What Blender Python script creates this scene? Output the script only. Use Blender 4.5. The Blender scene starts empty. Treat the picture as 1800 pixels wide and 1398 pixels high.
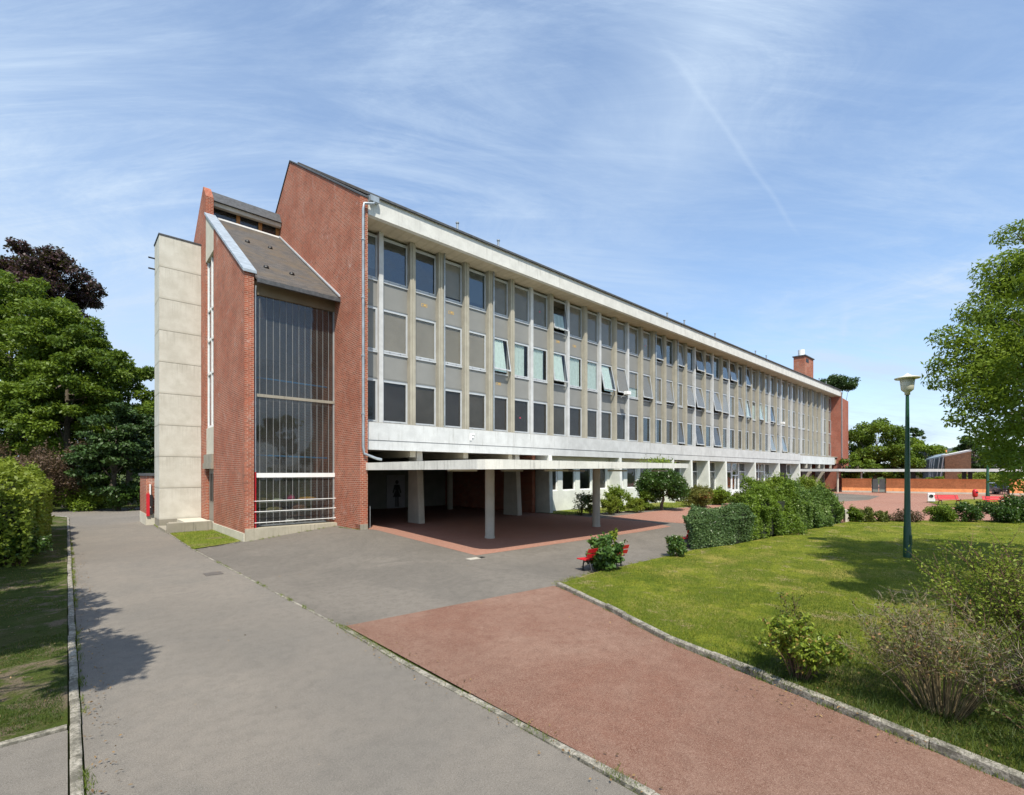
import bpy, bmesh, math, random
import numpy as np
from mathutils import Vector, Matrix

random.seed(7)
R = math.radians
scn = bpy.context.scene
COL = scn.collection

# ------------------------------------------------------------------ camera
cam_d = bpy.data.cameras.new('camera'); cam = bpy.data.objects.new('camera', cam_d); COL.objects.link(cam)
cam.location = (0, 0, 3.0); cam.rotation_euler = (R(90), 0, 0)
cam_d.sensor_width = 36; cam_d.lens = 17.0; cam_d.shift_x = 0.0; cam_d.shift_y = 131/1800
cam_d.clip_start = 0.1; cam_d.clip_end = 3000
scn.camera = cam
# ------------------------------------------------------------------ light
ELEV = 56.0
sv = Vector((0.135, -1.0, 0)).normalized()*math.cos(R(ELEV)) + Vector((0, 0, math.sin(R(ELEV))))
sun_d = bpy.data.lights.new('sun', 'SUN'); sun = bpy.data.objects.new('sun', sun_d); COL.objects.link(sun)
sun_d.energy = 4.9; sun_d.angle = R(0.5); sun_d.color = (1.0, 0.93, 0.80)
sun.rotation_euler = sv.to_track_quat('Z', 'Y').to_euler(); sun.location = (0, -20, 60)
scn.view_settings.view_transform = 'Standard'; scn.view_settings.look = 'None'
scn.view_settings.exposure = 0.32; scn.view_settings.gamma = 1.0
scn.view_settings.use_curve_mapping = False

world = bpy.data.worlds.new('World'); scn.world = world; world.use_nodes = True
def build_world():
    nt = world.node_tree; N = nt.nodes; L = nt.links; N.clear()
    def n(t, **k):
        x = N.new(t)
        for a, b in k.items(): setattr(x, a, b)
        return x
    def mth(op, a, b=None, c=None):
        m = n('ShaderNodeMath', operation=op)
        for i, q in enumerate((a, b, c)):
            if q is None: continue
            if isinstance(q, (int, float)): m.inputs[i].default_value = q
            else: L.new(q, m.inputs[i])
        return m.outputs[0]
    out = n('ShaderNodeOutputWorld'); bg = n('ShaderNodeBackground'); bg.inputs[1].default_value = 0.135
    sky = n('ShaderNodeTexSky', sky_type='NISHITA', sun_disc=False)
    sky.sun_elevation = R(ELEV); sky.sun_rotation = math.atan2(0.135, -1.0)
    sky.air_density = 1.0; sky.dust_density = 0.6; sky.ozone_density = 1.6
    tc = n('ShaderNodeTexCoord'); sep = n('ShaderNodeSeparateXYZ'); L.new(tc.outputs['Generated'], sep.inputs[0])
    X, Y, Z = sep.outputs
    zc = mth('ADD', mth('MAXIMUM', Z, 0.0), 0.22)
    px = mth('DIVIDE', X, zc); py = mth('DIVIDE', Y, zc)
    cmb = n('ShaderNodeCombineXYZ'); L.new(px, cmb.inputs[0]); L.new(py, cmb.inputs[1])
    def noise(scale, rot, sx, sy, detail=6, rough=.6, dist=0.0, off=(0, 0, 0)):
        mp = n('ShaderNodeMapping'); L.new(cmb.outputs[0], mp.inputs[0])
        mp.inputs['Rotation'].default_value = (0, 0, R(rot)); mp.inputs['Scale'].default_value = (sx, sy, 1)
        mp.inputs['Location'].default_value = off
        t = n('ShaderNodeTexNoise'); L.new(mp.outputs[0], t.inputs['Vector'])
        t.inputs['Scale'].default_value = scale; t.inputs['Detail'].default_value = detail
        t.inputs['Roughness'].default_value = rough; t.inputs['Distortion'].default_value = dist
        return t.outputs['Fac']
    def ramp(fac, a, b):
        m = n('ShaderNodeMapRange', interpolation_type='SMOOTHSTEP'); L.new(fac, m.inputs[0])
        m.inputs[1].default_value = a; m.inputs[2].default_value = b
        return m.outputs[0]
    big = ramp(noise(0.8, 20, 1, 0.8, 5, .55, .5, (1.3, 0.4, 0)), .38, .62)
    wisp = ramp(noise(1.5, -58, 0.5, 1.6, 10, .70, 1.6), .34, .78)
    fine = ramp(noise(4.2, -48, 0.3, 1.8, 11, .74, 1.4, (4, 2, 0)), .40, .72)
    # broad veil
    c = mth('MULTIPLY', wisp, mth('ADD', mth('MULTIPLY', big, .50), .28))
    c = mth('ADD', c, mth('MULTIPLY', mth('MULTIPLY', fine, mth('ADD', mth('MULTIPLY', big, .7), .3)), .34))
    # thin old contrail and a broad spread one
    def line(ax, ay, bx, by, w, wob):
        # points are image pixels turned into the sky-plane coordinates
        def P(x, y):
            d = Vector(((x-900)/850, 1, (830-y)/850)).normalized(); q = d.z+.22
            return d.x/q, d.y/q
        p, q = P(ax, ay), P(bx, by); dx, dy = q[0]-p[0], q[1]-p[1]; l = math.hypot(dx, dy); dx /= l; dy /= l
        nx, ny = -dy, dx; cc = nx*p[0]+ny*p[1]
        d = mth('ADD', mth('ADD', mth('MULTIPLY', px, nx), mth('MULTIPLY', py, ny)), -cc)
        d = mth('ADD', d, mth('MULTIPLY', mth('SUBTRACT', noise(1.3, 0, 1, 1, 3), .5), wob))
        t = mth('ADD', mth('ADD', mth('MULTIPLY', px, dx), mth('MULTIPLY', py, dy)), -(dx*p[0]+dy*p[1]))
        a = mth('SUBTRACT', 1.0, mth('MINIMUM', mth('DIVIDE', mth('ABSOLUTE', d), w), 1.0))
        inside = mth('MULTIPLY', ramp(t, -.15, .15), mth('SUBTRACT', 1.0, ramp(t, l-.1, l+.1)))
        return mth('MULTIPLY', a, inside)
    c = mth('ADD', c, mth('MULTIPLY', line(1180, 100, 1400, 400, .009, .05), .13))
    c = mth('ADD', c, mth('MULTIPLY', line(1487, 540, 1478, 600, .02, .06), .16))
    c = mth('ADD', c, mth('MULTIPLY', line(1150, 330, 1330, -60, .22, .35), .36))
    c = mth('ADD', c, mth('MULTIPLY', line(700, 560, 1150, 420, .5, .5), .12))
    c = mth('ADD', c, mth('MULTIPLY', ramp(px, -.2, -1.6), .42))     # whiter veil to the left
    c = mth('ADD', c, mth('MULTIPLY', ramp(Z, .30, .0), .26))        # haze low over the horizon
    c = mth('ADD', c, .24)
    c = mth('MINIMUM', c, .92)
    mix = n('ShaderNodeMix', data_type='RGBA'); L.new(c, mix.inputs['Factor'])
    hs = n('ShaderNodeHueSaturation'); hs.inputs['Saturation'].default_value = 1.12; hs.inputs['Value'].default_value = 1.35
    L.new(sky.outputs[0], hs.inputs['Color'])
    L.new(hs.outputs[0], mix.inputs['A']); mix.inputs['B'].default_value = (3.75, 4.65, 5.85, 1)
    L.new(mix.outputs['Result'], bg.inputs[0]); L.new(bg.outputs[0], out.inputs[0])
build_world()

# ------------------------------------------------------------------ survey of the site
# building frame: u runs along the long facade, v runs into the building, z up
F, HY, H = 850.0, 830.0, 3.0
D1 = np.array([923, 850.]); D1 /= np.linalg.norm(D1); D2 = np.array([-D1[1], D1[0]])
P0 = np.array([-7.853, 25.0]); ANG = math.atan2(D1[1], D1[0])
def clp(x): return max(0., min(1., x))
def g(u, v):                                   # ground height
    a = clp(-u/5); b = clp(-(v+1)/13)*(1-clp((u-12)/18))
    return -0.5*(1-(1-a)*(1-b))
def w2uv(x, y):
    q = np.array([x, y])-P0
    return float(q@D1), float(q@D2)
def uv2w(u, v):
    p = P0+u*D1+v*D2
    return float(p[0]), float(p[1])
def at(x, y, Y):                               # surveyed point at depth Y
    return ((x-900)/F*Y, Y, H+(HY-y)/F*Y)
def G(x, y):                                   # surveyed ground point -> world xyz
    z = 0.
    for i in range(30):
        t = (z-H)/((HY-y)/F); u, v = w2uv((x-900)/F*t, t); z = .5*z+.5*g(u, v)
    return ((x-900)/F*t, t, z)
def Guv(x, y):
    p = G(x, y); return w2uv(p[0], p[1])
def gz(x, y): return g(*w2uv(x, y))

# ------------------------------------------------------------------ mesh helpers
class MB:
    def __init__(s): s.v = []; s.f = []; s.sm = []; s.tf = None
    def add(s, vs, fs, smooth=False):
        b = len(s.v)
        if s.tf: vs = [s.tf(*p) for p in vs]
        s.v += [tuple(p) for p in vs]; s.f += [tuple(b+i for i in q) for q in fs]; s.sm += [smooth]*len(fs)
        return s
    def box(s, x0, x1, y0, y1, z0, z1):
        x0, x1 = min(x0, x1), max(x0, x1); y0, y1 = min(y0, y1), max(y0, y1); z0, z1 = min(z0, z1), max(z0, z1)
        vs = [(x0,y0,z0),(x1,y0,z0),(x1,y1,z0),(x0,y1,z0),(x0,y0,z1),(x1,y0,z1),(x1,y1,z1),(x0,y1,z1)]
        return s.add(vs, [(0,3,2,1),(4,5,6,7),(0,1,5,4),(1,2,6,5),(2,3,7,6),(3,0,4,7)])
    def prism(s, poly, axis, a, b):            # polygon in the two other axes, extruded a..b along axis
        n = len(poly)
        def P(p, t): return {'x': (t,p[0],p[1]), 'y': (p[0],t,p[1]), 'z': (p[0],p[1],t)}[axis]
        vs = [P(p, a) for p in poly]+[P(p, b) for p in poly]
        fs = [tuple(range(n))[::-1], tuple(range(n, 2*n))]+[(i,(i+1)%n,n+(i+1)%n,n+i) for i in range(n)]
        return s.add(vs, fs)
    def tube(s, pts, rad, seg=8, cap=True):
        pts = [Vector(p) for p in pts]; n = len(pts)
        if not hasattr(rad, '__len__'): rad = [rad]*n
        vs = []; pu = None
        for i, p in enumerate(pts):
            t = (pts[min(i+1, n-1)]-pts[max(i-1, 0)]); t = t.normalized() if t.length > 1e-9 else Vector((0,0,1))
            if pu is None: pu = t.orthogonal().normalized()
            a = pu-t*pu.dot(t); a = a.normalized() if a.length > 1e-6 else t.orthogonal().normalized(); pu = a; b = t.cross(a)
            for k in range(seg):
                th = 2*math.pi*k/seg; vs.append(p+(a*math.cos(th)+b*math.sin(th))*rad[i])
        fs = [(i*seg+k, i*seg+(k+1)%seg, (i+1)*seg+(k+1)%seg, (i+1)*seg+k) for i in range(n-1) for k in range(seg)]
        s.add(vs, fs, True)
        if cap:
            s.add([vs[k] for k in range(seg)], [tuple(range(seg))[::-1]]); s.add(vs[-seg:], [tuple(range(seg))])
        return s
    def lathe(s, c, prof, seg=20, smooth=True):
        vs = [(c[0]+r*math.cos(2*math.pi*k/seg), c[1]+r*math.sin(2*math.pi*k/seg), c[2]+z) for r, z in prof for k in range(seg)]
        fs = [(i*seg+k, i*seg+(k+1)%seg, (i+1)*seg+(k+1)%seg, (i+1)*seg+k) for i in range(len(prof)-1) for k in range(seg)]
        return s.add(vs, fs, smooth)
    def build(s, name, mat, parent=None, bevel=0, kind=None):
        me = bpy.data.meshes.new(name)
        org = ORG.get(parent.name, (0, 0, 0)) if parent is not None else (0, 0, 0)
        me.from_pydata([(p[0]-org[0], p[1]-org[1], p[2]-org[2]) for p in s.v], [], s.f)
        me.polygons.foreach_set('use_smooth', s.sm); me.materials.append(mat)
        if bevel:
            bm = bmesh.new(); bm.from_mesh(me)
            bmesh.ops.bevel(bm, geom=[e for e in bm.edges if len(e.link_faces) == 2 and e.calc_face_angle(0) > .5], offset=bevel, segments=1, affect='EDGES', clamp_overlap=True)
            bm.to_mesh(me); bm.free()
        me.update()
        o = bpy.data.objects.new(name, me); COL.objects.link(o)
        if parent is not None: o.parent = parent; ORG[o.name] = org
        if kind: o['kind'] = kind
        return o
ORG = {}
def tagit(o, label, cat, group=None, kind=None):
    if label: o['label'] = label
    if cat: o['category'] = cat
    if group: o['group'] = group
    if kind: o['kind'] = kind
    return o
def uvthing(name, label, cat, u, v, z, group=None):      # Empty in the building frame; parts given in u,v,z
    o = bpy.data.objects.new(name, None); COL.objects.link(o); x, y = uv2w(u, v)
    o.location = (x, y, z); o.rotation_euler = (0, 0, ANG); ORG[o.name] = (u, v, z)
    return tagit(o, label, cat, group)
def thing(name, label, cat, loc, rz=0, group=None, local=False):  # parts in world axes (or local if local)
    o = bpy.data.objects.new(name, None); COL.objects.link(o); o.location = loc; o.rotation_euler = (0, 0, rz)
    ORG[o.name] = (0, 0, 0) if local else tuple(loc)
    return tagit(o, label, cat, group)

# ------------------------------------------------------------------ materials
def srgb(r, g_, b): return tuple(((c/255+.055)/1.055)**2.4 if c > 10 else c/255/12.92 for c in (r, g_, b))
class NT:
    def __init__(s, name):
        s.mt = bpy.data.materials.new(name); s.mt.use_nodes = True; s.t = s.mt.node_tree; s.t.nodes.clear()
        s.out = s.n('ShaderNodeOutputMaterial'); s.tc = s.n('ShaderNodeTexCoord').outputs['Object']
    def n(s, t, **k):
        x = s.t.nodes.new(t)
        for a, b in k.items(): setattr(x, a, b)
        return x
    def l(s, a, b): s.t.links.new(a, b)
    def set(s, inp, q):
        if hasattr(q, 'is_linked') or hasattr(q, 'links'): s.l(q, inp)
        elif isinstance(q, (tuple, list)): inp.default_value = (*q[:3], 1) if len(inp.default_value) == 4 else q
        else: inp.default_value = q
    def m(s, op, a, b=0.0):
        x = s.n('ShaderNodeMath', operation=op); s.set(x.inputs[0], a); s.set(x.inputs[1], b); return x.outputs[0]
    def noise(s, scale=1, detail=4, rough=.6, dist=0, stretch=None, vec=None):
        t = s.n('ShaderNodeTexNoise'); v = vec or s.tc
        if stretch:
            mp = s.n('ShaderNodeMapping'); s.l(v, mp.inputs[0]); mp.inputs['Scale'].default_value = stretch; v = mp.outputs[0]
        s.l(v, t.inputs['Vector']); t.inputs['Scale'].default_value = scale; t.inputs['Detail'].default_value = detail
        t.inputs['Roughness'].default_value = rough; t.inputs['Distortion'].default_value = dist
        return t.outputs['Fac']
    def rng(s, f, a, b, c=0., d=1., smooth=True):
        x = s.n('ShaderNodeMapRange', interpolation_type='SMOOTHSTEP' if smooth else 'LINEAR')
        s.l(f, x.inputs[0]); x.inputs[1].default_value = a; x.inputs[2].default_value = b
        x.inputs[3].default_value = c; x.inputs[4].default_value = d
        return x.outputs[0]
    def mix(s, f, a, b, mode='MIX'):
        x = s.n('ShaderNodeMix', data_type='RGBA', blend_type=mode); s.set(x.inputs['Factor'], f)
        s.set(x.inputs['A'], a); s.set(x.inputs['B'], b); return x.outputs['Result']
    def finish(s, col, rough=.85, bump=None, bstr=.3, bdist=.02, metal=0., spec=.5):
        p = s.n('ShaderNodeBsdfPrincipled'); s.set(p.inputs['Base Color'], col); s.set(p.inputs['Roughness'], rough)
        p.inputs['Metallic'].default_value = metal; p.inputs['Specular IOR Level'].default_value = spec
        if bump is not None:
            b = s.n('ShaderNodeBump'); b.inputs['Strength'].default_value = bstr; b.inputs['Distance'].default_value = bdist
            s.l(bump, b.inputs['Height']); s.l(b.outputs[0], p.inputs['Normal'])
        s.l(p.outputs[0], s.out.inputs[0]); return s.mt
def plain(name, col, rough=.6, var=.12, scale=4, metal=0., spec=.5, bump=None):
    t = NT(name); f = t.noise(scale, 5)
    c = t.mix(t.rng(f, .3, .7), tuple(x*(1-var) for x in col), tuple(min(1, x*(1+var)) for x in col))
    return t.finish(c, rough, f if bump else None, bump or 0, .01, metal, spec)
def concrete(name, col, dirt=.35, dirtcol=(.12, .11, .095), streak=True, var=.1, boards=False):
    t = NT(name); f = t.noise(1.3, 6, .65); h = t.noise(24, 4)
    c = t.mix(t.rng(f, .3, .7), tuple(x*(1-var) for x in col), tuple(min(1, x*(1+var)) for x in col))
    c = t.mix(t.rng(h, .35, .7, 0, .18), c, tuple(x*.6 for x in col))
    if streak:
        s1 = t.noise(1.0, 7, .7, 0, (9, 9, .45)); s2 = t.noise(.6, 3)
        k = t.m('MULTIPLY', t.rng(s1, .5, .78), t.rng(s2, .35, .65)); k = t.m('MULTIPLY', k, dirt)
        c = t.mix(k, c, dirtcol)
    if boards:
        w = t.n('ShaderNodeTexWave', wave_type='BANDS', bands_direction='X'); t.l(t.tc, w.inputs[0]); w.inputs['Scale'].default_value = .55
        w.inputs['Distortion'].default_value = .6; w.inputs['Detail'].default_value = 3
        c = t.mix(t.rng(w.outputs['Fac'], .0, .25, .22, 0), c, tuple(x*.55 for x in col))
    return t.finish(c, .92, h, .25, .01, spec=.2)
def brick(name, c1, c2, mortar, rh=.085, bw=.235, stain=.5, ms=.012):
    t = NT(name); sx = t.n('ShaderNodeSeparateXYZ'); t.l(t.tc, sx.inputs[0]); cb = t.n('ShaderNodeCombineXYZ')
    t.l(t.m('ADD', sx.outputs[0], sx.outputs[1]), cb.inputs[0]); t.l(sx.outputs[2], cb.inputs[1])
    b = t.n('ShaderNodeTexBrick'); t.l(cb.outputs[0], b.inputs['Vector'])
    b.inputs['Color1'].default_value = (*c1, 1); b.inputs['Color2'].default_value = (*c2, 1); b.inputs['Mortar'].default_value = (*mortar, 1)
    b.inputs['Scale'].default_value = 1; b.inputs['Brick Width'].default_value = bw; b.inputs['Row Height'].default_value = rh
    b.inputs['Mortar Size'].default_value = ms; b.inputs['Mortar Smooth'].default_value = .2; b.inputs['Bias'].default_value = -.1
    c = b.outputs['Color']
    f = t.noise(.5, 8, .7); c = t.mix(t.rng(f, .38, .62, 0, .5), c, tuple(x*.5 for x in c1)); f2 = t.noise(3.2, 6, .75, .4); c = t.mix(t.rng(f2, .42, .66, 0, .45), c, tuple(min(1, x*1.45) for x in c1))
    e = t.noise(.8, 8, .75, .6, (1, 1, .8)); c = t.mix(t.rng(e, .57, .76, 0, stain), c, (.62, .55, .50)); c = t.mix(t.rng(t.noise(13, 3, .8), .45, .62, 0, .35), c, tuple(min(1, x*1.7) for x in c1))
    d = t.noise(2.2, 5, .7, .3, (1, 1, .35)); c = t.mix(t.rng(d, .56, .75, 0, .45), c, (.11, .06, .05))
    s = t.noise(60, 3); c = t.mix(t.rng(s, .4, .7, 0, .2), c, (.08, .04, .03))
    return t.finish(c, .95, b.outputs['Fac'], -.6, .014, spec=.15)
def asphalt(name, col, speck, patch, bl=.3, ps=.35):
    t = NT(name); a = t.noise(150, 2, .8); b = t.noise(ps, 8, .68, .5); c0 = t.noise(4, 7, .75)
    c = t.mix(t.rng(b, .36, .62, 0, min(1, bl*1.7)), col, patch)
    c = t.mix(t.rng(t.noise(.16, 3, .5, .3), .42, .60, 0, .35), c, tuple(x*.70 for x in col))
    c = t.mix(t.rng(c0, .40, .66, 0, .45), c, tuple(x*.66 for x in col))
    k = t.noise(48, 3, .85); c = t.mix(t.rng(k, .50, .64, 0, .55), c, tuple(x*.42 for x in col)); c = t.mix(t.rng(k, .30, .42, .45, 0), c, speck)
    c = t.mix(t.rng(a, .54, .66, 0, .75), c, speck); c = t.mix(t.rng(a, .30, .44, .6, 0), c, tuple(x*.35 for x in col))
    st = t.noise(1.1, 5, .8, 1.0); c = t.mix(t.rng(st, .66, .72, 0, .35), c, tuple(x*.5 for x in col))
    return t.finish(c, .95, a, .6, .008, spec=.15)
def leafmat(name, ca, cb, trans=.35, rough=.5, cc=None):
    t = NT(name); at_ = t.n('ShaderNodeAttribute', attribute_name='tint'); f = at_.outputs['Fac']
    c = t.mix(f, ca, cb)
    if cc: c = t.mix(t.rng(f, .86, .93), c, cc)
    p = t.n('ShaderNodeBsdfPrincipled'); t.l(c, p.inputs['Base Color']); p.inputs['Roughness'].default_value = rough
    p.inputs['Specular IOR Level'].default_value = .35
    tr = t.n('ShaderNodeBsdfTranslucent'); t.l(t.mix(.35, c, (.20, .26, .02)), tr.inputs[0])
    mx = t.n('ShaderNodeMixShader'); mx.inputs[0].default_value = trans
    t.l(p.outputs[0], mx.inputs[1]); t.l(tr.outputs[0], mx.inputs[2]); t.l(mx.outputs[0], t.out.inputs[0]); return t.mt
def glassmat(name, tint=(.8, .85, .86), ior=1.5, rough=.02, dirt=0.):
    t = NT(name); tr = t.n('ShaderNodeBsdfTransparent'); tr.inputs[0].default_value = (*tint, 1)
    gl = t.n('ShaderNodeBsdfGlossy'); gl.inputs['Roughness'].default_value = rough; gl.inputs[0].default_value = (.9, .95, 1, 1)
    lw = t.n('ShaderNodeLayerWeight'); lw.inputs['Blend'].default_value = .5; r0 = ((ior-1)/(ior+1))**2*1.8
    p5 = t.m('POWER', lw.outputs['Facing'], 4.0); fr = t.m('ADD', r0, t.m('MULTIPLY', p5, 1-r0))
    w = t.noise(.9, 2); b = t.n('ShaderNodeBump'); b.inputs['Strength'].default_value = .22; b.inputs['Distance'].default_value = .05; t.l(w, b.inputs['Height'])
    t.l(b.outputs[0], gl.inputs['Normal'])
    mx = t.n('ShaderNodeMixShader'); t.l(fr, mx.inputs[0]); t.l(tr.outputs[0], mx.inputs[1]); t.l(gl.outputs[0], mx.inputs[2])
    o = mx.outputs[0]
    if dirt:
        df = t.n('ShaderNodeBsdfDiffuse'); df.inputs[0].default_value = (.5, .5, .48, 1)
        m2 = t.n('ShaderNodeMixShader'); t.l(t.m('MULTIPLY', t.rng(t.noise(.5, 5, .6), .25, .75, .45, 1.), dirt), m2.inputs[0])
        t.l(o, m2.inputs[1]); t.l(df.outputs[0], m2.inputs[2]); o = m2.outputs[0]
    t.l(o, t.out.inputs[0]); return t.mt
def lawnmat(name, c1, c2, dry, dryamt=.5, soil=None, soilamt=0.):
    t = NT(name); a = t.noise(1.2, 8, .72); b = t.noise(30, 5, .85); c0 = t.noise(.55, 8, .75, .3); d = t.noise(7, 7, .8)
    c = t.mix(t.rng(a, .38, .62), c1, c2); c = t.mix(t.rng(c0, .50, .66, 0, dryamt), c, dry)
    c = t.mix(t.rng(d, .50, .64, 0, .6), c, tuple(x*.62 for x in c1)); c = t.mix(t.rng(d, .30, .42, .5, 0), c, dry)
    if soil: c = t.mix(t.rng(t.noise(.9, 9, .75, .4), .62-soilamt*.25, .70-soilamt*.2), c, soil)
    c = t.mix(t.rng(b, .48, .64, 0, .75), c, tuple(x*.32 for x in c1)); c = t.mix(t.rng(b, .30, .42, .5, 0), c, tuple(min(1, x*1.5) for x in c2))
    return t.finish(c, .95, b, .9, .03, spec=.1)

M = {}
M['brick'] = brick('red_brick', (.345, .103, .060), (.16, .041, .026), (.51, .42, .33), rh=.10, bw=.27, ms=.014, stain=.6)
M['brick_far'] = brick('red_brick_far', (.34, .105, .068), (.25, .07, .045), (.36, .27, .22), stain=.15)
M['brick_wall'] = brick('orange_brick', (.85, .30, .12), (.72, .24, .09), (.75, .36, .18), stain=.05)
M['brick_brown'] = brick('brown_brick', (.46, .25, .14), (.30, .15, .09), (.35, .27, .2), rh=.12, bw=.36, stain=.1, ms=.02)
M['white_conc'] = concrete('white_painted_concrete', (.52, .535, .535), 1.0, (.25, .25, .23))
M['fascia'] = concrete('fascia_concrete', (.62, .62, .59), .85, (.22, .22, .20))
M['soffit'] = concrete('soffit_concrete', (.46, .41, .31), .0, streak=False, boards=True)
M['canopy'] = concrete('canopy_concrete', (.68, .67, .62), .95, (.06, .055, .045))
M['pier'] = concrete('pier_concrete', (.37, .35, .29), .7, (.20, .15, .09))
M['tower'] = concrete('tower_concrete', (.56, .535, .45), .3, (.30, .28, .22))
def towermat():
    t = NT('tower_panel'); f = t.noise(1.1, 6, .65); h = t.noise(24, 4); col = (.56, .535, .45)
    c = t.mix(t.rng(f, .3, .7), (.50, .485, .425), (.60, .59, .53)); c = t.mix(t.rng(h, .35, .7, 0, .16), c, (.34, .32, .26))
    sx = t.n('ShaderNodeSeparateXYZ'); t.l(t.tc, sx.inputs[0]); fr = t.m('FRACT', t.m('DIVIDE', t.m('SUBTRACT', sx.outputs[2], .5), (17.9-.02)/9))
    st_ = t.noise(1.0, 7, .7, 0, (11, 11, .35)); k = t.m('MULTIPLY', t.rng(st_, .45, .72), t.rng(fr, .35, 1.0)); c = t.mix(t.m('MULTIPLY', k, .42), c, (.25, .235, .19))
    c = t.mix(t.m('MULTIPLY', t.rng(fr, .10, .0), .35), c, (.30, .28, .22)); g2 = t.noise(.7, 6, .7); c = t.mix(t.rng(g2, .56, .74, 0, .35), c, (.33, .33, .25))
    return t.finish(c, .92, h, .25, .01, spec=.2)
M['panels'] = towermat()
M['plinth'] = concrete('plinth_concrete', (.40, .37, .29), .9, (.05, .045, .035))
M['oldconc'] = concrete('weathered_concrete', (.30, .28, .23), .95, (.045, .045, .035))
M['pillar'] = concrete('pillar_concrete', (.46, .43, .37), .35, (.2, .18, .15))
M['greenwall'] = concrete('ground_floor_white', (.66, .68, .64), .25, (.3, .3, .26))
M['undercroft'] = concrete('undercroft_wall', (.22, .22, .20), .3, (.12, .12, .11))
def kerbmat():
    t = NT('kerb_stone'); f = t.noise(3.5, 8, .75); h = t.noise(30, 5, .7)
    c = t.mix(t.rng(f, .38, .60), (.13, .12, .095), (.40, .37, .31)); c = t.mix(t.rng(h, .42, .62, 0, .75), c, (.10, .095, .07)); c = t.mix(t.rng(t.noise(60, 3), .62, .7, 0, .7), c, (.6, .58, .5))
    return t.finish(c, .95, h, .9, .02)
M['kerb'] = kerbmat()
M['alu'] = plain('aluminium_frame', (.44, .47, .50), .45, .06, 2)
M['mullion'] = plain('grey_mullion', (.50, .51, .51), .5, .1, 1.5)
M['stairalu'] = plain('stair_joints', (.28, .29, .29), .6, .1, 2)
M['zinc'] = plain('zinc_pipe', (.33, .37, .40), .4, .15, 3, metal=.35)
M['panel'] = plain('grey_panel', (.215, .217, .207), .55, .06, .7)
M['blind'] = plain('taupe_blind', (.32, .30, .27), .9, .05, 2)
M['blind_dark'] = plain('charcoal_blind', (.060, .052, .052), .9, .1, 2)
M['blind_b'] = plain('taupe_blind_b', (.28, .265, .24), .9, .08, .8)
M['blind_c'] = plain('taupe_blind_c', (.36, .34, .315), .9, .06, 1.2)
M['blind_dark_b'] = plain('charcoal_blind_b', (.085, .078, .072), .9, .2, .9)
M['blind_dark_c'] = plain('charcoal_blind_c', (.045, .042, .046), .9, .2, .9)
M['curtain'] = plain('pale_curtain', (.62, .78, .80), .9, .07, 5)
M['glass'] = glassmat('window_glass', (.86, .86, .84), 1.22)
M['glass_strong'] = glassmat('clear_window_glass', (.60, .66, .68), 1.62)
M['glass_stair'] = glassmat('stair_glass', (.70, .71, .70), 1.36, .04, .05)
M['dark'] = plain('dark_interior', (.035, .035, .038), .9, .2, 1)
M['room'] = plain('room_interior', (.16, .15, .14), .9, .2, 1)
M['slate_edge'] = plain('slate_edge', (.065, .07, .078), .7, .3, 6)
M['black'] = plain('black_iron', (.012, .012, .013), .5, .2, 5)
M['red'] = plain('red_paint', (.50, .012, .022), .42, .12, 4)
M['white'] = plain('white_paint', (.80, .81, .80), .45, .05, 4)
M['blue'] = plain('blue_paint', (.01, .20, .48), .5, .05, 3)
M['wood'] = plain('orange_wood', (.42, .20, .06), .7, .2, 6)
M['bark'] = plain('bark', (.12, .10, .075), .95, .35, 9, bump=.6)
M['olive'] = plain('olive_stem', (.17, .13, .065), .9, .4, 10)
M['twig'] = plain('pale_twig', (.30, .25, .19), .9, .3, 14)
M['stem'] = plain('brown_stem', (.14, .085, .05), .9, .3, 14)
def slate():
    t = NT('slate_roof'); b = t.n('ShaderNodeTexBrick'); t.l(t.tc, b.inputs['Vector'])
    sx = t.n('ShaderNodeSeparateXYZ'); t.l(t.tc, sx.inputs[0]); cb = t.n('ShaderNodeCombineXYZ'); t.l(sx.outputs[0], cb.inputs[0]); t.l(t.m('MULTIPLY', sx.outputs[1], 1.25), cb.inputs[1])
    t.l(cb.outputs[0], b.inputs['Vector'])
    for k, c in (('Color1', (.10, .092, .085)), ('Color2', (.058, .055, .054)), ('Mortar', (.03, .028, .026))): b.inputs[k].default_value = (*c, 1)
    b.inputs['Scale'].default_value = 1; b.inputs['Brick Width'].default_value = .28; b.inputs['Row Height'].default_value = .17; b.inputs['Mortar Size'].default_value = .008
    c = t.mix(t.rng(t.noise(.55, 6, .7, .4), .42, .66, 0, .6), b.outputs['Color'], (.12, .088, .052))
    c = t.mix(t.rng(t.noise(22, 3), .6, .72, 0, .5), c, (.24, .19, .11))
    return t.finish(c, .8, b.outputs['Fac'], -.4, .02)
M['slate'] = slate()
M['coping'] = plain('blue_slate_coping', (.30, .35, .40), .5, .18, 3)
M['asphalt'] = asphalt('asphalt', (.180, .166, .146), (.40, .37, .33), (.225, .200, .170), .5)
M['court'] = asphalt('court_asphalt', (.145, .132, .115), (.30, .28, .25), (.195, .175, .150), .7, ps=.22)
M['redpath'] = asphalt('red_asphalt', (.182, .087, .060), (.47, .355, .285), (.245, .150, .112), .8, ps=.3)
M['pink'] = asphalt('pink_paving', (.34, .165, .118), (.56, .40, .32), (.30, .165, .125), .45)
M['soil'] = lawnmat('soil_and_grass', (.05, .075, .015), (.075, .10, .02), (.11, .085, .05), .6)
M['lawn'] = lawnmat('lawn', (.10, .135, .012), (.20, .22, .022), (.34, .27, .08), .7, (.33, .25, .14), .25)
M['verge'] = lawnmat('verge', (.05, .075, .014), (.07, .095, .018), (.10, .085, .04), .6, (.17, .135, .095), .5)
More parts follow.
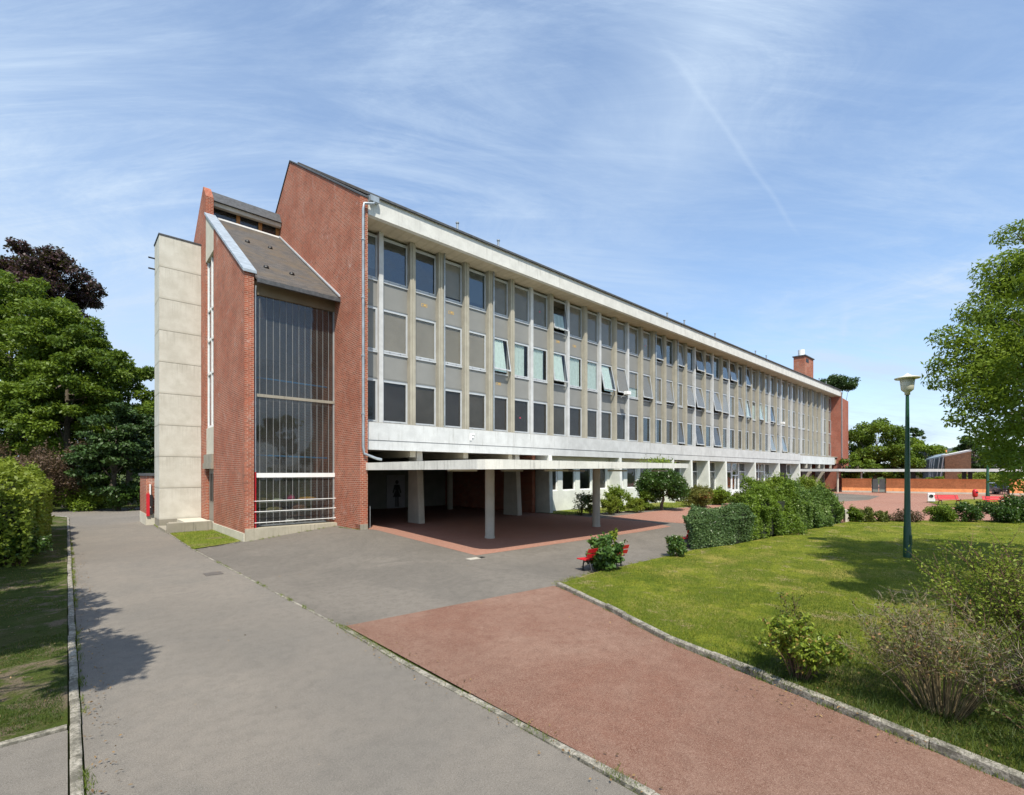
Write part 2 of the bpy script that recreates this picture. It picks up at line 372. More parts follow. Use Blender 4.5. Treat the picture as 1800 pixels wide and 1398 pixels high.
M['bed'] = lawnmat('bed_soil', (.06, .085, .016), (.11, .115, .03), (.22, .18, .09), .6, (.15, .10, .06), .35)
M['strip'] = lawnmat('planting_strip', (.13, .18, .02), (.19, .22, .03), (.30, .26, .10), .8, (.22, .17, .1), .4)

# ------------------------------------------------------------------ ground sheets
def sheet(name, poly, mat, off, step=1.0, kind='structure', extra=None):
    bm = bmesh.new(); vs = [bm.verts.new((p[0], p[1], 0)) for p in poly]; bm.faces.new(vs)
    us = [p[0] for p in poly]; vv = [p[1] for p in poly]
    def cuts(a, b, st):
        k = math.ceil(a/st+1e-6); r = []
        while k*st < b-1e-6: r.append(k*st); k += 1
        return r
    for c in cuts(min(us), max(us), step): bmesh.ops.bisect_plane(bm, geom=bm.verts[:]+bm.edges[:]+bm.faces[:], plane_co=(c, 0, 0), plane_no=(1, 0, 0), dist=1e-5)
    for c in cuts(min(vv), max(vv), step): bmesh.ops.bisect_plane(bm, geom=bm.verts[:]+bm.edges[:]+bm.faces[:], plane_co=(0, c, 0), plane_no=(0, 1, 0), dist=1e-5)
    bmesh.ops.triangulate(bm, faces=bm.faces[:])
    for v in bm.verts: v.co.z = g(v.co.x, v.co.y)+off+(extra(v.co.x, v.co.y) if extra else 0)
    bmesh.ops.recalc_face_normals(bm, faces=bm.faces[:])
    if sum(f.normal.z for f in bm.faces) < 0: bmesh.ops.reverse_faces(bm, faces=bm.faces[:])
    me = bpy.data.meshes.new(name); bm.to_mesh(me); bm.free(); me.materials.append(mat)
    for p in me.polygons: p.use_smooth = True
    o = bpy.data.objects.new(name, me); COL.objects.link(o); x, y = uv2w(0, 0); o.location = (x, y, 0); o.rotation_euler = (0, 0, ANG)
    if kind: o['kind'] = kind
    return o
def ground():
    cs = list(np.arange(-60, 121, 1.0)); far = [150, 200, 300, 500, 900, 1600]
    us = [-x for x in far[::-1]]+cs+far; vs = us
    V = [(u, v, g(u, v)-.03) for v in vs for u in us]; n = len(us)
    Fc = [(j*n+i, j*n+i+1, (j+1)*n+i+1, (j+1)*n+i) for j in range(len(vs)-1) for i in range(n-1)]
    me = bpy.data.meshes.new('ground'); me.from_pydata(V, [], Fc); me.materials.append(M['soil'])
    o = bpy.data.objects.new('ground', me); COL.objects.link(o); x, y = uv2w(0, 0); o.location = (x, y, 0); o.rotation_euler = (0, 0, ANG); o['kind'] = 'structure'
ground()
# left service road, running on round the back
sheet('road', [(-11, -40), (-6.6, -40), (-6.6, -13.08), (-7.0, 1.77), (-6.8, 24), (-5, 29.5), (12, 30), (12, 36), (-26, 36), (-26, 30.5), (-12, 30), (-11, 26.7)], M['asphalt'], 0)
# court in front of the building
sheet('pavement', [(-6.6, -13.1), (-.1, -13.75), (1.84, -13.5), (9, -13.5), (14, -14.4), (24.5, -16.2), (31, -23.5), (50, -42), (140, -42), (140, 3), (13, 3.0), (-4.6, 3.15), (-7.0, 1.77)], M['court'], .006)
sheet('red_path', [(-6.5, -13.08), (-.2, -13.70), (-.25, -14.4), (-1.0, -16.3), (-2.05, -18.5), (-3.4, -23.6), (-6.5, -40), (-6.45, -20)], M['redpath'], .010)
pk = [(.55, -.3), (.72, -8.73), (15.3, -8.96), (16.0, -7.0), (14.7, -2.0), (14.2, 1.0), (14.2, 13), (.45, 13), (.45, 0)]
sheet('patio', pk, M['pink'], .012)
sheet('plaza', [(15.65, -3.8), (17.3, -9.3), (23, -12.2), (25, -16.4), (31, -23.5), (50, -42), (140, -42), (140, 0.8), (72, .8), (69, -2.4), (28, -3.5)], M['pink'], .012)
sheet('grey_paving', [(40.5, -9), (46, -7), (62, -3.6), (68, -5), (63, -10.5), (52, -11.5)], M['court'], .020)
# lawn with a slight rise at the back
def lawnrise(u, v): return .08+.10*clp((u-8)/14)*clp(1-(u-30)/12)
sheet('lawn', [(-.06, -13.84), (1.84, -13.55), (9, -13.55), (14, -14.45), (24.3, -16.1), (30.1, -23.2), (42, -38), (30, -52), (-7.55, -44), (-3.36, -23.9), (-2.46, -20.6), (-1.96, -18.55), (-.96, -16.25), (-.21, -14.3)], M['lawn'], 0.0, extra=lawnrise)
def lawnz(x, y):
    u, v = w2uv(x, y); return g(u, v)+lawnrise(u, v)
sheet('flower_bed', [(-2.38, -20.3), (-2.46, -20.65), (-3.30, -23.7), (-5.2, -31), (-2, -31), (.6, -25.5), (.2, -23.2), (-.9, -21.8), (-1.6, -20.4)], M['bed'], .008, extra=lawnrise)
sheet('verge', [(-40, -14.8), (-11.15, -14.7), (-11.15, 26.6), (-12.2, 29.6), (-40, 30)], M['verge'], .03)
sheet('side_path', [(-18, -40), (-11.15, -40), (-11.15, -14.85), (-18, -14.95)], M['asphalt'], .02)
sheet('grass_patch', [(-6.85, 9.7), (-6.95, 2.1), (-4.72, 3.3), (-4.72, 9.9)], M['strip'], .03)
sheet('grass_edge', [(-7.0, 12.5), (-6.2, 12.5), (-6.0, 24), (-6.75, 24)], M['strip'], .03)
sheet('planting_strip', [(14.3, -1.5), (28.5, -3.75), (36, -3.6), (44, -3), (44, 1.3), (14.5, 1.3), (14.3, .4)], M['strip'], .035)
sheet('far_lawn', [(44, -18.6), (52, -16.2), (62, -19), (66, -30), (50, -34), (42, -24)], M['lawn'], .05)

def kerb(name, pts, w, h, mat=None, seg=1.0, wob=.012, base=0.0):
    m = MB(); random.seed(len(pts)*7+int(w*1000)); dz = random.uniform(-.006, .006)
    P = [Vector((*p, 0)) for p in pts]
    for a, b in zip(P, P[1:]):
        L = (b-a).length; n = max(1, round(L/seg)); d = (b-a).normalized(); nr = Vector((-d.y, d.x, 0))
        for i in range(n):
            s0 = a+d*(L*i/n+.008); s1 = a+d*(L*(i+1)/n-.008); j = random.uniform(-wob, wob); hh = h+random.uniform(-wob, wob)
            r = []
            for q in (s0, s1):
                z = g(q.x, q.y)+base
                for o_, zz in ((-w/2, -.08), (-w/2, hh*.8), (-w/2+w*.2, hh), (w/2-w*.2, hh), (w/2, hh*.8), (w/2, -.08)):
                    c = q+nr*(o_+j); r.append((c.x, c.y, z+zz))
            m.add(r, [(k, k+1, k+7, k+6) for k in range(5)]+[(0, 1, 2, 3, 4, 5)[::-1], (6, 7, 8, 9, 10, 11)])
    bm_ = m
    me = bpy.data.meshes.new(name); me.from_pydata(bm_.v, [], bm_.f); me.materials.append(mat or M['kerb'])
    o = bpy.data.objects.new(name, me); COL.objects.link(o); x, y = uv2w(0, 0); o.location = (x, y, 0); o.rotation_euler = (0, 0, ANG); o['kind'] = 'structure'
kerb('kerb', [(-11.03, -40), (-11.08, -14.8), (-11.08, 26.7), (-12.2, 29.8)], .11, .055)
kerb('kerb', [(-6.45, -40), (-6.5, -20.9), (-6.62, -15.5), (-6.6, -13.1)], .11, .025, wob=.008)
kerb('kerb', [(-6.6, -13.1), (-6.95, 1.8), (-6.75, 24)], .06, .012, wob=.006)
kerb('kerb', [(-18, -14.9), (-11.15, -14.75)], .10, .045)
kerb('kerb', [(-.1, -13.80), (-.25, -14.3), (-1.0, -16.25), (-2.0, -18.55), (-2.5, -20.6), (-3.4, -23.9), (-7.6, -44)], .13, .125, wob=.012)
kerb('kerb', [(-.1, -13.80), (1.84, -13.5), (9, -13.5), (14, -14.4), (24.4, -16.15)], .05, .02, wob=.006)
kerb('kerb', [(-7.0, 1.85), (-4.7, 3.2)], .05, .02, wob=.004)
kerb('kerb', [(14.25, -1.55), (28.5, -3.8), (36, -3.65)], .07, .04, wob=.006)

# ------------------------------------------------------------------ main building
VG = 1.55                                   # glazing plane
bld = uvthing('school_building', 'long three storey school block with red brick gable end and white concrete bands', 'building', 0, 0, 0)
PER = 84
def poly_wall(poly, u0, u1, name, mat, parent): return MB().prism(poly, 'x', u0, u1).build(name, mat, parent)
EZ0, EZ1 = 16.5, 17.5
near_poly = [(0, .0), (0, 17.32), (10.64, 24.05), (20.5, 16.3), (20.5, 0)]
w = poly_wall([(p[0], p[1] if p[1] > 0 else -.3) for p in near_poly], 0, .42, 'gable_wall', M['brick'], bld); w['label'] = 'near brick gable wall with pale bloom near its upper corner'
MB().prism([(-.03, 17.33), (10.64, 24.09), (20.6, 16.3), (20.6, 16.38), (10.64, 24.17), (-.03, 17.42)], 'x', -.05, .5).build('gable_coping', M['slate_edge'], bld)
MB().box(.0, .42, -.02, .55, -.3, .28).build('gable_foot', M['oldconc'], bld)
UE = 90.4
poly_wall([(0, -.1), (0, 17.3), (10.64, 24.05), (20.5, 16.3), (20.5, -.1)], UE, UE+.45, 'gable_wall', M['brick_far'], bld)
# roof
rf = MB().prism([(-.10, 17.46), (10.64, 24.15), (20.8, 16.2), (20.8, 16.35), (10.64, 24.28), (-.10, 17.61)], 'x', .5, UE).build('roof', M['slate'], bld)
MB().box(.42, UE, -.13, -.02, 17.49, 17.60).build('roof_edge', M['slate_edge'], rf)
for x in (804, 876, 1173, 1203, 1257, 1328, 1347, 1440, 1452):
    vv = .7; r = np.array([(x-900)/F, 1.]); t = (P0@D2+vv)/(r@D2); u = float((t*r-P0)@D1)
    MB().tube([(u, vv, 17.9), (u, vv, 18.45)], .07, 8).tube([(u, vv, 18.45), (u, vv, 18.52)], .11, 8).build('roof_vent', M['zinc'], rf)
ch = MB().box(79.6, 84.2, 2.6, 4.3, 18.4, 22.45).build('chimney', M['brick'], rf)
MB().box(79.45, 84.35, 2.45, 4.45, 22.45, 22.62).build('chimney_cap', M['slate_edge'], ch)
MB().box(80.2, 81.6, 2.575, 2.60, 21.5, 22.1).build('chimney_opening', M['black'], ch)
MB().tube([(80.6, 3.4, 22.6), (80.6, 3.4, 23.7)], .5, 12).build('flue', M['white'], ch)
# fascia, soffit, floor band
fs = MB()
for i in range(6): fs.box(.46+i*15, .46+(i+1)*15-.012 if i < 5 else UE, 0, .28, EZ0, EZ1)
fs.build('fascia', M['fascia'], bld)
MB().box(.46, UE, .28, 3.0, EZ0+.02, EZ0+.25).build('soffit', M['soffit'], bld)
MB().box(.46, .95, -.25, -.002, 17.15, 17.45).build('gutter_box', M['zinc'], bld)
bd = MB()
for a, b in ((.44, 15.2), (15.2, 27.6), (27.6, 44.1), (44.1, 52.5), (52.5, 69.6)):
    bd.box(a, b-.015, .30, .6, 4.72, 5.66); bd.box(a, b-.015, .33, .6, 4.20, 4.70)
bd.build('floor_band', M['white_conc'], bld)
MB().box(.44, 69.6, .58, 14, 4.24, 4.75).build('floor_slab', M['soffit'], bld)
MB().box(69.65, 88.2, .40, .7, 4.30, 5.52).build('floor_band', M['white_conc'], bld)
MB().box(69.65, UE, .7, 14, 4.5, 5.4).build('floor_slab', M['soffit'], bld)
MB().box(.44, UE, .5, VG+.2, 5.55, 5.70).build('ledge', M['oldconc'], bld)
# letter F on the band
r = np.array([(826-900)/F, 1.]); t = (P0@D2+.28)/(r@D2); uF = float((t*r-P0)@D1)
MB().box(uF, uF+.11, .245, .297, 4.98, 5.42).box(uF+.10, uF+.36, .245, .297, 5.32, 5.42).box(uF+.10, uF+.30, .245, .297, 5.14, 5.25).build('letter', M['white'], bld)['label'] = 'white capital letter F on the concrete band'
# dividers
def div_u(k): return (1.34+1.9*k+.0039*k*k)*1.041+.48
kinds = ['a','p','q','p','q','p','a','p','a','p','a','p','a','p','q','p','q','p','a','p','a','p','a','p','q','p','q','p','a','p','a','p','a','p','a','p','q','p','q','a','p']
DU = [div_u(k) for k in range(len(kinds))]
cw_ = {'a': .26, 'p': .36, 'q': .36}
for k, (kd, u) in enumerate(zip(kinds, DU)):
    if kd == 'a': MB().box(u-.13, u+.13, VG-.24, VG+.12, 5.6, EZ0+.02).build('mullion', M['mullion'], bld)
    else:
        MB().box(u-.18, u+.18, VG-.34, VG+.12, 5.6, EZ0+.02).box(u-.05, u+.05, VG-.38, VG-.34, 5.6, EZ0+.02).build('concrete_pier', M['pier'], bld)
        if kd == 'q': MB().tube([(u+.20, VG-.42, 5.72), (u+.20, VG-.42, EZ0+.02)], .05, 8).build('drainpipe', M['zinc'], bld)
# back walls of rooms
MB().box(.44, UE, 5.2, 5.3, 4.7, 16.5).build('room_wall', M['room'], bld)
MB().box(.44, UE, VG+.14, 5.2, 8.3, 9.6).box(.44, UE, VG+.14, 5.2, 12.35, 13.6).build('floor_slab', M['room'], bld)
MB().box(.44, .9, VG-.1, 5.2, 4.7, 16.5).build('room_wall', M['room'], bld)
top = {0: ('b', .78, 0), 1: ('n', 0, 0), 2: ('n', 0, 0), 3: ('b', .93, 0), 4: ('b', .88, 0), 8: ('c', .5, 9), 15: ('b', .8, 7), 16: ('b', .85, 0), 17: ('b', 1, 7), 18: ('b', .72, 0),
       19: ('n', 0, 13), 20: ('n', 0, 7), 21: ('b', .62, 0), 22: ('n', 0, 7), 23: ('n', 0, 13), 24: ('b', .8, 0), 25: ('n', 0, 10), 32: ('c', 1, 0), 33: ('c', 1, 0), 35: ('c', 1, 0)}
mid = {5: ('c', 1, 10), 6: ('c', 1, 0), 7: ('c', 1, 0), 8: ('c', 1, 9), 9: ('c', 1, 0), 10: ('c', 1, 0), 11: ('c', 1, 13), 12: ('b', 1, 11), 13: ('bc', .62, 0), 14: ('b', 1, 11), 16: ('b', 1, 8),
       18: ('b', 1, 11), 19: ('b', 1, 14), 21: ('b', 1, 14), 22: ('b', 1, 9), 24: ('b', 1, 10), 25: ('c', 1, 12), 26: ('c', .8, 0), 27: ('c', 1, 9), 28: ('c', 1, 0), 29: ('n', 1, 8), 31: ('bc', .4, 0), 34: ('bc', .4, 0)}
bot = {14: ('b', .66, 0), 15: ('b', .60, 0), 17: ('b', 1, 9), 18: ('b', .82, 0), 19: ('b', .95, 11), 20: ('b', .82, 0), 21: ('b', .9, 11), 29: ('b', 1, 10), 31: ('c', 1, 12)}
edges = [.44]+DU+[UE]
def wave_sheet(mb, u0, u1, v, z0, z1, amp=.025, waves=7, n=36):
    vs = []; 
    for i in range(n+1):
        u = u0+(u1-u0)*i/n; o_ = amp*math.sin(i/n*waves*2*math.pi)+amp*.5*math.sin(i*1.7)
        vs += [(u, v+o_, z0), (u, v+o_, z1)]
    mb.add(vs, [(2*i, 2*i+2, 2*i+3, 2*i+1) for i in range(n)], True)
farW, farP, farB = MB(), MB(), MB()
rows = [('bottom', 5.72, 8.28, bot, 'blind_dark'), ('mid', 9.74, 12.32, mid, 'blind'), ('top', 13.76, 16.36, top, 'blind')]
for rn, z0, z1, table, scr in rows:
    for k in range(len(edges)-1):
        u0 = edges[k]+(cw_[kinds[k-1]]/2 if k else 0); u1 = edges[k+1]-(cw_[kinds[k]]/2 if k < len(kinds) else 0)
        kd, fr, tilt = table.get(k, ('b', 1, 0)); tilt *= .78 if k > 12 else 1; far = k >= 29
        fm = farW if far else MB(); pm = farP if far else MB(); bmn = farB if far else MB()
        fm.box(u0, u1, VG-.02, VG+.06, z1-.10, z1); fm.box(u0, u1, VG-.06, VG+.06, z0, z0+.10)
        fm.box(u0, u0+.05, VG-.02, VG+.06, z0+.1, z1-.1); fm.box(u1-.05, u1, VG-.02, VG+.06, z0+.1, z1-.1)
        zt = z1-.10; a = R(tilt); zb = z0+.22 if tilt else z0+.12
        def tf(u, v, z, a=a, zt=zt): return (u, VG+(v-VG)*math.cos(a)+(z-zt)*math.sin(a), zt+(z-zt)*math.cos(a)-(v-VG)*math.sin(a))
        if tilt: fm.tf = pm.tf = bmn.tf = tf
        A, B = u0+.06, u1-.06
        fm.box(A, B, VG-.05, VG+.02, zb, zb+.09); fm.box(A, B, VG-.05, VG+.02, zt-.06, zt-.01)
        fm.box(A, A+.06, VG-.05, VG+.02, zb+.09, zt-.06); fm.box(B-.06, B, VG-.05, VG+.02, zb+.09, zt-.06)
        if not far:
            for q in (.28, .72): fm.box(A+(B-A)*q-.03, A+(B-A)*q+.03, VG-.10, VG-.05, zb+.02, zb+.05)
        pm.box(A+.06, B-.06, VG-.02, VG-.012, zb+.09, zt-.06)
        zz = (zt-.06)-(zt-.06-zb-.09)*fr
        cur = None
        if 'b' in kd: bmn.box(A+.05, B-.05, VG+.03, VG+.036, zz, zt-.02); 
        if 'b' in kd and fr < 1: bmn.box(A+.05, B-.05, VG+.022, VG+.045, zz-.03, zz)
        if not far and 'c' in kd:
            cur = MB(); cur.tf = tf if tilt else None; random.seed(k*3+int(z0))
            if kd == 'bc': wave_sheet(cur, A+.06, B-.06, VG+.10, zb+.05, zz+.1)
            else: wave_sheet(cur, A+.06, B-.06-random.choice([0, .12, .3]), VG+.07, zb+.02-(.12 if tilt > 9 else 0), zb+.09+(zt-zb-.1)*fr)
        for m_ in (fm, pm, bmn): m_.tf = None
        if not far:
            wn = fm.build('window', M['alu'], bld)
            if tilt: wn['label'] = 'top hung window tilted open'
            pm.build('pane', M['glass_strong' if kd == 'n' or (fr < .9 and 'c' not in kd) else 'glass'], wn)
            if bmn.v: bmn.build('blind', M[scr+random.choice(('', '_b', '_c'))], wn)
            if cur: cur.build('curtain', M['curtain'], wn)
        elif 'c' in kd: farB.box(A+.06, B-.06, VG+.05, VG+.06, zb, zt)
    # spandrels
farM = farW.build('windows', M['alu'], bld, kind='stuff'); farM['label'] = 'windows at the far end of the facade'
farP.build('panes', M['glass'], farM); farB.build('blinds', plain('far_blinds', (.30, .285, .27), .9, .1, .3), farM)
M['sticker'] = plain('yellow_sticker', (.60, .38, .10), .6, .1, 4)
M['pinksticker'] = plain('pink_sticker', (.75, .04, .12), .6, .1, 4)
for z0, z1, st in ((8.28, 9.74, (5,)), (12.32, 13.76, (0, 2, 3, 8, 9))):
    for k in range(len(edges)-1):
        u0 = edges[k]+(cw_[kinds[k-1]]/2 if k else 0); u1 = edges[k+1]-(cw_[kinds[k]]/2 if k < len(kinds) else 0)
        sp = MB().box(u0, u1, VG+.01, VG+.07, z0+.06, z1-.02).box(u0, u1, VG-.05, VG+.06, z0, z0+.035)
        sp = sp.build('spandrel_panel', M['panel'], bld)
        if k in st:
            um = (u0+u1)/2; zm = (z0+z1)/2+.1
            m_ = MB()
            for (a, b, c, d) in ((-.2, .2, .07, .09), (-.2, .2, -.09, -.07), (-.2, -.18, -.07, .07), (.18, .2, -.07, .07), (-.05, .12, -.03, .04)): m_.box(um+a, um+b, VG-.0, VG+.009, zm+c, zm+d)
            m_.build('sticker', M['sticker'], sp)
def disc(u, v, z, r, name, mat, parent): MB().tube([(u, v, z), (u, v+.006, z)], r, 12).build(name, mat, parent)
for k, z in ((0, 11.4), (6, 6.9), (7, 15.0), (14, 15.0)): disc((edges[k]+edges[k+1])/2, VG-.03, z, .05, 'round_sticker', M['pinksticker'], bld)
# floodlights
for x, y, zz in ((1095, 690, 9.9), (1370, 741, 9.9)):
    r = np.array([(x-900)/F, 1.]); t = (P0@D2+VG-.5)/(r@D2); u = float((t*r-P0)@D1)
    fl = MB(); fl.box(u-.25, u+.3, VG-1.15, VG-.75, zz-.12, zz+.16); fl.tube([(u, VG-.8, zz-.05), (u, VG-.3, zz-.3)], .03, 6)
    fl.build('floodlight', M['white'], bld, bevel=.02)
# near gable drainpipe
MB().tube([(.75, -.15, 17.2), (.62, -.22, 17.02), (.16, -.14, 16.9), (.12, -.1, 16.6), (.12, -.1, 4.3), (.16, -.12, 3.95), (.8, -.2, 3.72), (1.1, -.2, 3.66)], .068, 10).build('drainpipe', M['zinc'], bld)
for z in (6, 9, 12, 15): MB().tube([(.12, -.1, z), (.12, -.1, z+.06)], .10, 10).build('pipe_bracket', M['zinc'], bld)
MB().tube([(UE+.2, -.1, 17.2), (UE+.2, -.1, 4.3), (UE+1.2, -.3, 3.6)], .09, 8).build('drainpipe', M['zinc'], bld)
# undercroft
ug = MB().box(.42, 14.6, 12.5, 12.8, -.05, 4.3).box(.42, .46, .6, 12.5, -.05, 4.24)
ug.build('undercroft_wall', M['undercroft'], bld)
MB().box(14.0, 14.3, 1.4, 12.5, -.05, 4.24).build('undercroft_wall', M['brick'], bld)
# toilet door with a woman symbol on it
r0 = Guv(686, 893); r1 = Guv(711, 893)
def upix(x, v):
    r = np.array([(x-900)/F, 1.]); t = (P0@D2+v)/(r@D2); return float((t*r-P0)@D1)
def zpix(x, y, v):
    r = np.array([(x-900)/F, 1.]); t = (P0@D2+v)/(r@D2); return H+(HY-y)/F*t
ua, ub = upix(680, 12.4), upix(712, 12.4)
dr = MB().box(ua, ub, 12.42, 12.50, .02, 2.75).build('door', plain('door_grey', (.34, .33, .36), .6, .05, 2), bld)
um = upix(698, 12.38); pg_ = MB()
k_ = 2.15/1.9
pg_.prism([(um+.13*math.cos(t*math.pi/8)*k_, 2.0*k_-.1+.15*math.sin(t*math.pi/8)*k_) for t in range(16)], 'y', 12.39, 12.418)
pg_.prism([(um+a*k_, b*k_) for a, b in ((-.2, 1.72), (.2, 1.72), (.36, 1.12), (.27, 1.08), (.16, 1.45), (.12, 1.3), (.32, .82), (-.32, .82), (-.12, 1.3), (-.16, 1.45), (-.27, 1.08), (-.36, 1.12))], 'y', 12.39, 12.418)
pg_.box(um-.13*k_, um-.03*k_, 12.39, 12.418, .1, .82*k_).box(um+.03*k_, um+.13*k_, 12.39, 12.418, .1, .82*k_)
pg_.build('pictogram', M['black'], dr)['label'] = 'black symbol of a woman in a dress'
MB().box(upix(704, 12.4), upix(708, 12.4), 12.38, 12.42, 2.30, 2.36).build('door_handle', M['zinc'], dr)
# tapered piers under the building and fins
for u, v0, v1 in ((4.0, .5, 1.7), (11.8, .45, 1.9)):
    MB().prism([(v0-.05, -.06), (v1+.02, -.06), (v1-.08, 4.24), (v0+.22, 4.24)], 'x', u-.2, u+.2).build('undercroft_pier', M['pillar'], bld, bevel=.02)
for u in (3.5, 7.3, 11.1): MB().box(u-.18, u+.18, .62, 12, 3.85, 4.24).build('beam', M['soffit'], bld)
def fin(u, v0=.30, v1=1.7):
    MB().prism([(v0, 4.2), (v1, 4.2), (v1, -.05), (v0-.12, -.05)], 'x', u-.17, u+.17).build('fin_wall', M['greenwall'], bld)
FU = [14.75, 23.5, 32.3, 36.0, 39.87, 44.12, 52.54, 60.91, 69.4]
for u in FU: fin(u)
GV = 1.35
# ground floor: solid white wall with windows, then tall glazing with doors
gw = MB(); gw.box(14.9, 33.9, GV, GV+.3, -.05, 1.55).box(14.9, 33.9, GV, GV+.3, 3.95, 4.22)
gwins = []
for a, b in ((14.9, 23.33), (23.67, 32.13)):
    n = 4; wd = (b-a)/n
    for i in range(n+1): gw.box(a+wd*i-.28 if i else a, a+wd*i+.28 if i < n else b, GV, GV+.3, 1.55, 3.95)
    for i in range(n): gwins.append((a+wd*i+.28, a+wd*(i+1)-.28, 1.55, 3.95))
gw.build('ground_floor_wall', M['greenwall'], bld)
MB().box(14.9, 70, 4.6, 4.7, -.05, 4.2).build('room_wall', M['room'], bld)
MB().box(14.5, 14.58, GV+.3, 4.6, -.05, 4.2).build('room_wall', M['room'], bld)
def gwin(a, b, z0, z1, scr=None, low=0.):
    m = MB()
    for q in ((a, b, z0, z0+.09), (a, b, z1-.09, z1), (a, a+.09, z0+.09, z1-.09), (b-.09, b, z0+.09, z1-.09)): m.box(q[0], q[1], GV+.08, GV+.2, q[2], q[3])
    if z1-z0 > 2.7: m.box(a+.09, b-.09, GV+.08, GV+.2, 3.0, 3.09)
    w_ = m.build('window', M['white'], bld); MB().box(a+.09, b-.09, GV+.13, GV+.14, z0+.09, z1-.09).build('pane', M['glass'], w_)
    if scr: MB().box(a+.09, b-.09, GV+.22, GV+.23, z0+.09+(z1-z0)*low, z1-.09).build('blind', M[scr], w_)
for i, q in enumerate(gwins): gwin(*q, scr='blind_dark' if i in (0, 3, 5, 6) else None)
for a, b in ((34.0, 39.7), (40.04, 43.95), (44.29, 52.37), (52.71, 60.74), (61.08, 69.2)):
    n = max(2, round((b-a)/1.9)); wd = (b-a)/n
    for i in range(n):
        if (i+int(a)) % 3 == 1:
            m = MB(); x0_, x1_ = a+wd*i+.05, a+wd*(i+1)-.05
            for q in ((x0_, x1_, 2.55, 2.65), (x0_, x1_, 4.05, 4.15), (x0_, x0_+.12, 0, 4.05), (x1_-.12, x1_, 0, 4.05), (x0_+.12, x1_-.12, 0, .75), ((x0_+x1_)/2-.06, (x0_+x1_)/2+.06, .75, 2.55)): m.box(q[0], q[1], GV+.08, GV+.2, q[2], q[3])
            d_ = m.build('door', M['white'], bld); MB().box(x0_+.12, x1_-.12, GV+.13, GV+.14, .75, 4.05).build('pane', M['glass'], d_)
        elif a < 61: gwin(a+wd*i+.05, a+wd*(i+1)-.05, .9, 4.15, 'blind_dark' if i % 2 else None, .25)
        else: MB().box(a+wd*i+.05, a+wd*(i+1)-.05, GV+.1, GV+.2, .9, 4.15).build('dark_panel', M['blind_dark'], bld)
MB().box(34, 69.3, GV+.02, GV+.3, -.05, .12).build('door_sill', M['oldconc'], bld)
MB().box(40.04, 69.2, GV+.09, GV+.25, .12, .88).build('ground_floor_wall', M['greenwall'], bld)
# far undercroft
MB().box(69.6, 90.4, 9, 9.3, -.05, 4.5).build('undercroft_wall', M['brick_far'], bld)
for u in (76, 83): MB().box(u, u+.4, .7, 2.0, -.05, 4.5).build('undercroft_pier', M['pillar'], bld)
for u in (73, 79.5, 86): MB().box(u, u+.3, .42, .7, 3.6, 4.3).build('beam', M['pillar'], bld)

# far brick block past the end
fb = uvthing('brick_block', 'plain red brick block joined to the far end of the school building', 'building', 94, 3, 0)
m = MB(); m.add([(91.0, .2, -.1), (96.4, .2, -.1), (96.4, 10, -.1), (91.0, 10, -.1), (91.0, .2, 16.5), (96.4, .2, 16.2), (96.4, 10, 17), (91.0, 10, 17.3)], [(0,3,2,1),(4,5,6,7),(0,1,5,4),(1,2,6,5),(2,3,7,6),(3,0,4,7)])
m.build('wall', M['brick_far'], fb); MB().box(90.95, 96.5, .1, .35, -.1, .55).build('plinth', M['oldconc'], fb)
MB().box(92.2, 92.9, .17, .2, 1.9, 3.6).build('window', M['black'], fb)

# ------------------------------------------------------------------ stair block
st = uvthing('stair_block', 'red brick stairwell block with tall glazed front and slate lean-to roof', 'building', -2.3, 3.2, 0)
# the side wall is open between v 9.9 and 12.05: window strip
w = MB().prism([(3.0, -.05), (3.0, 13.05), (9.9, 17.85), (9.9, -.05)], 'x', -4.65, -4.22).build('side_wall', M['brick'], st); w['label'] = 'brick side wall with a sloping top'
MB().prism([(9.9, 16.4), (9.9, 17.85), (12.1, 19.35), (12.1, 14.9+1.4)], 'x', -4.65, -4.22).build('concrete_panel', M['tower'], st)
MB().prism([(2.9, 12.98), (2.9, 13.12), (12.12, 19.52), (12.12, 19.38)], 'x', -4.74, -4.12).build('coping', M['coping'], st)
rw = MB().prism([(12.1, -.05), (12.1, 20.6), (12.9, 21.5), (20.5, 15.6), (20.5, -.05)], 'x', -4.65, -4.22).build('rear_wall', M['brick'], st)
# window strip
ws = MB()
for z in (5.75, 9.1, 11.2, 13.1): ws.box(-4.56, -4.44, 9.95, 12.05, z, z+.16)
for v in (9.95, 10.9, 11.95): ws.box(-4.56, -4.44, v, v+.1, 5.9, 16.3)
s1 = ws.build('window', M['white'], st); MB().box(-4.50, -4.49, 9.95, 12.05, 5.8, 16.3).build('pane', M['glass_stair'], s1)
MB().box(-4.62, -4.3, 9.92, 12.08, 4.1, 5.75).build('concrete_panel', M['tower'], st)
MB().box(-4.80, -4.3, 9.92, 12.3, 3.2, 3.55).box(-4.75, -4.3, 9.92, 12.2, 3.55, 4.1).build('door_canopy', M['oldconc'], st)
d_ = MB().box(-4.5, -4.42, 10.3, 11.9, -.05, 3.2).build('door', plain('door_tan', (.22, .20, .17), .6, .1, 2), st)
MB().box(-4.53, -4.50, 10.6, 11.0, 1.2, 2.9).box(-4.53, -4.50, 11.2, 11.6, 1.2, 2.9).build('pane', M['black'], d_)
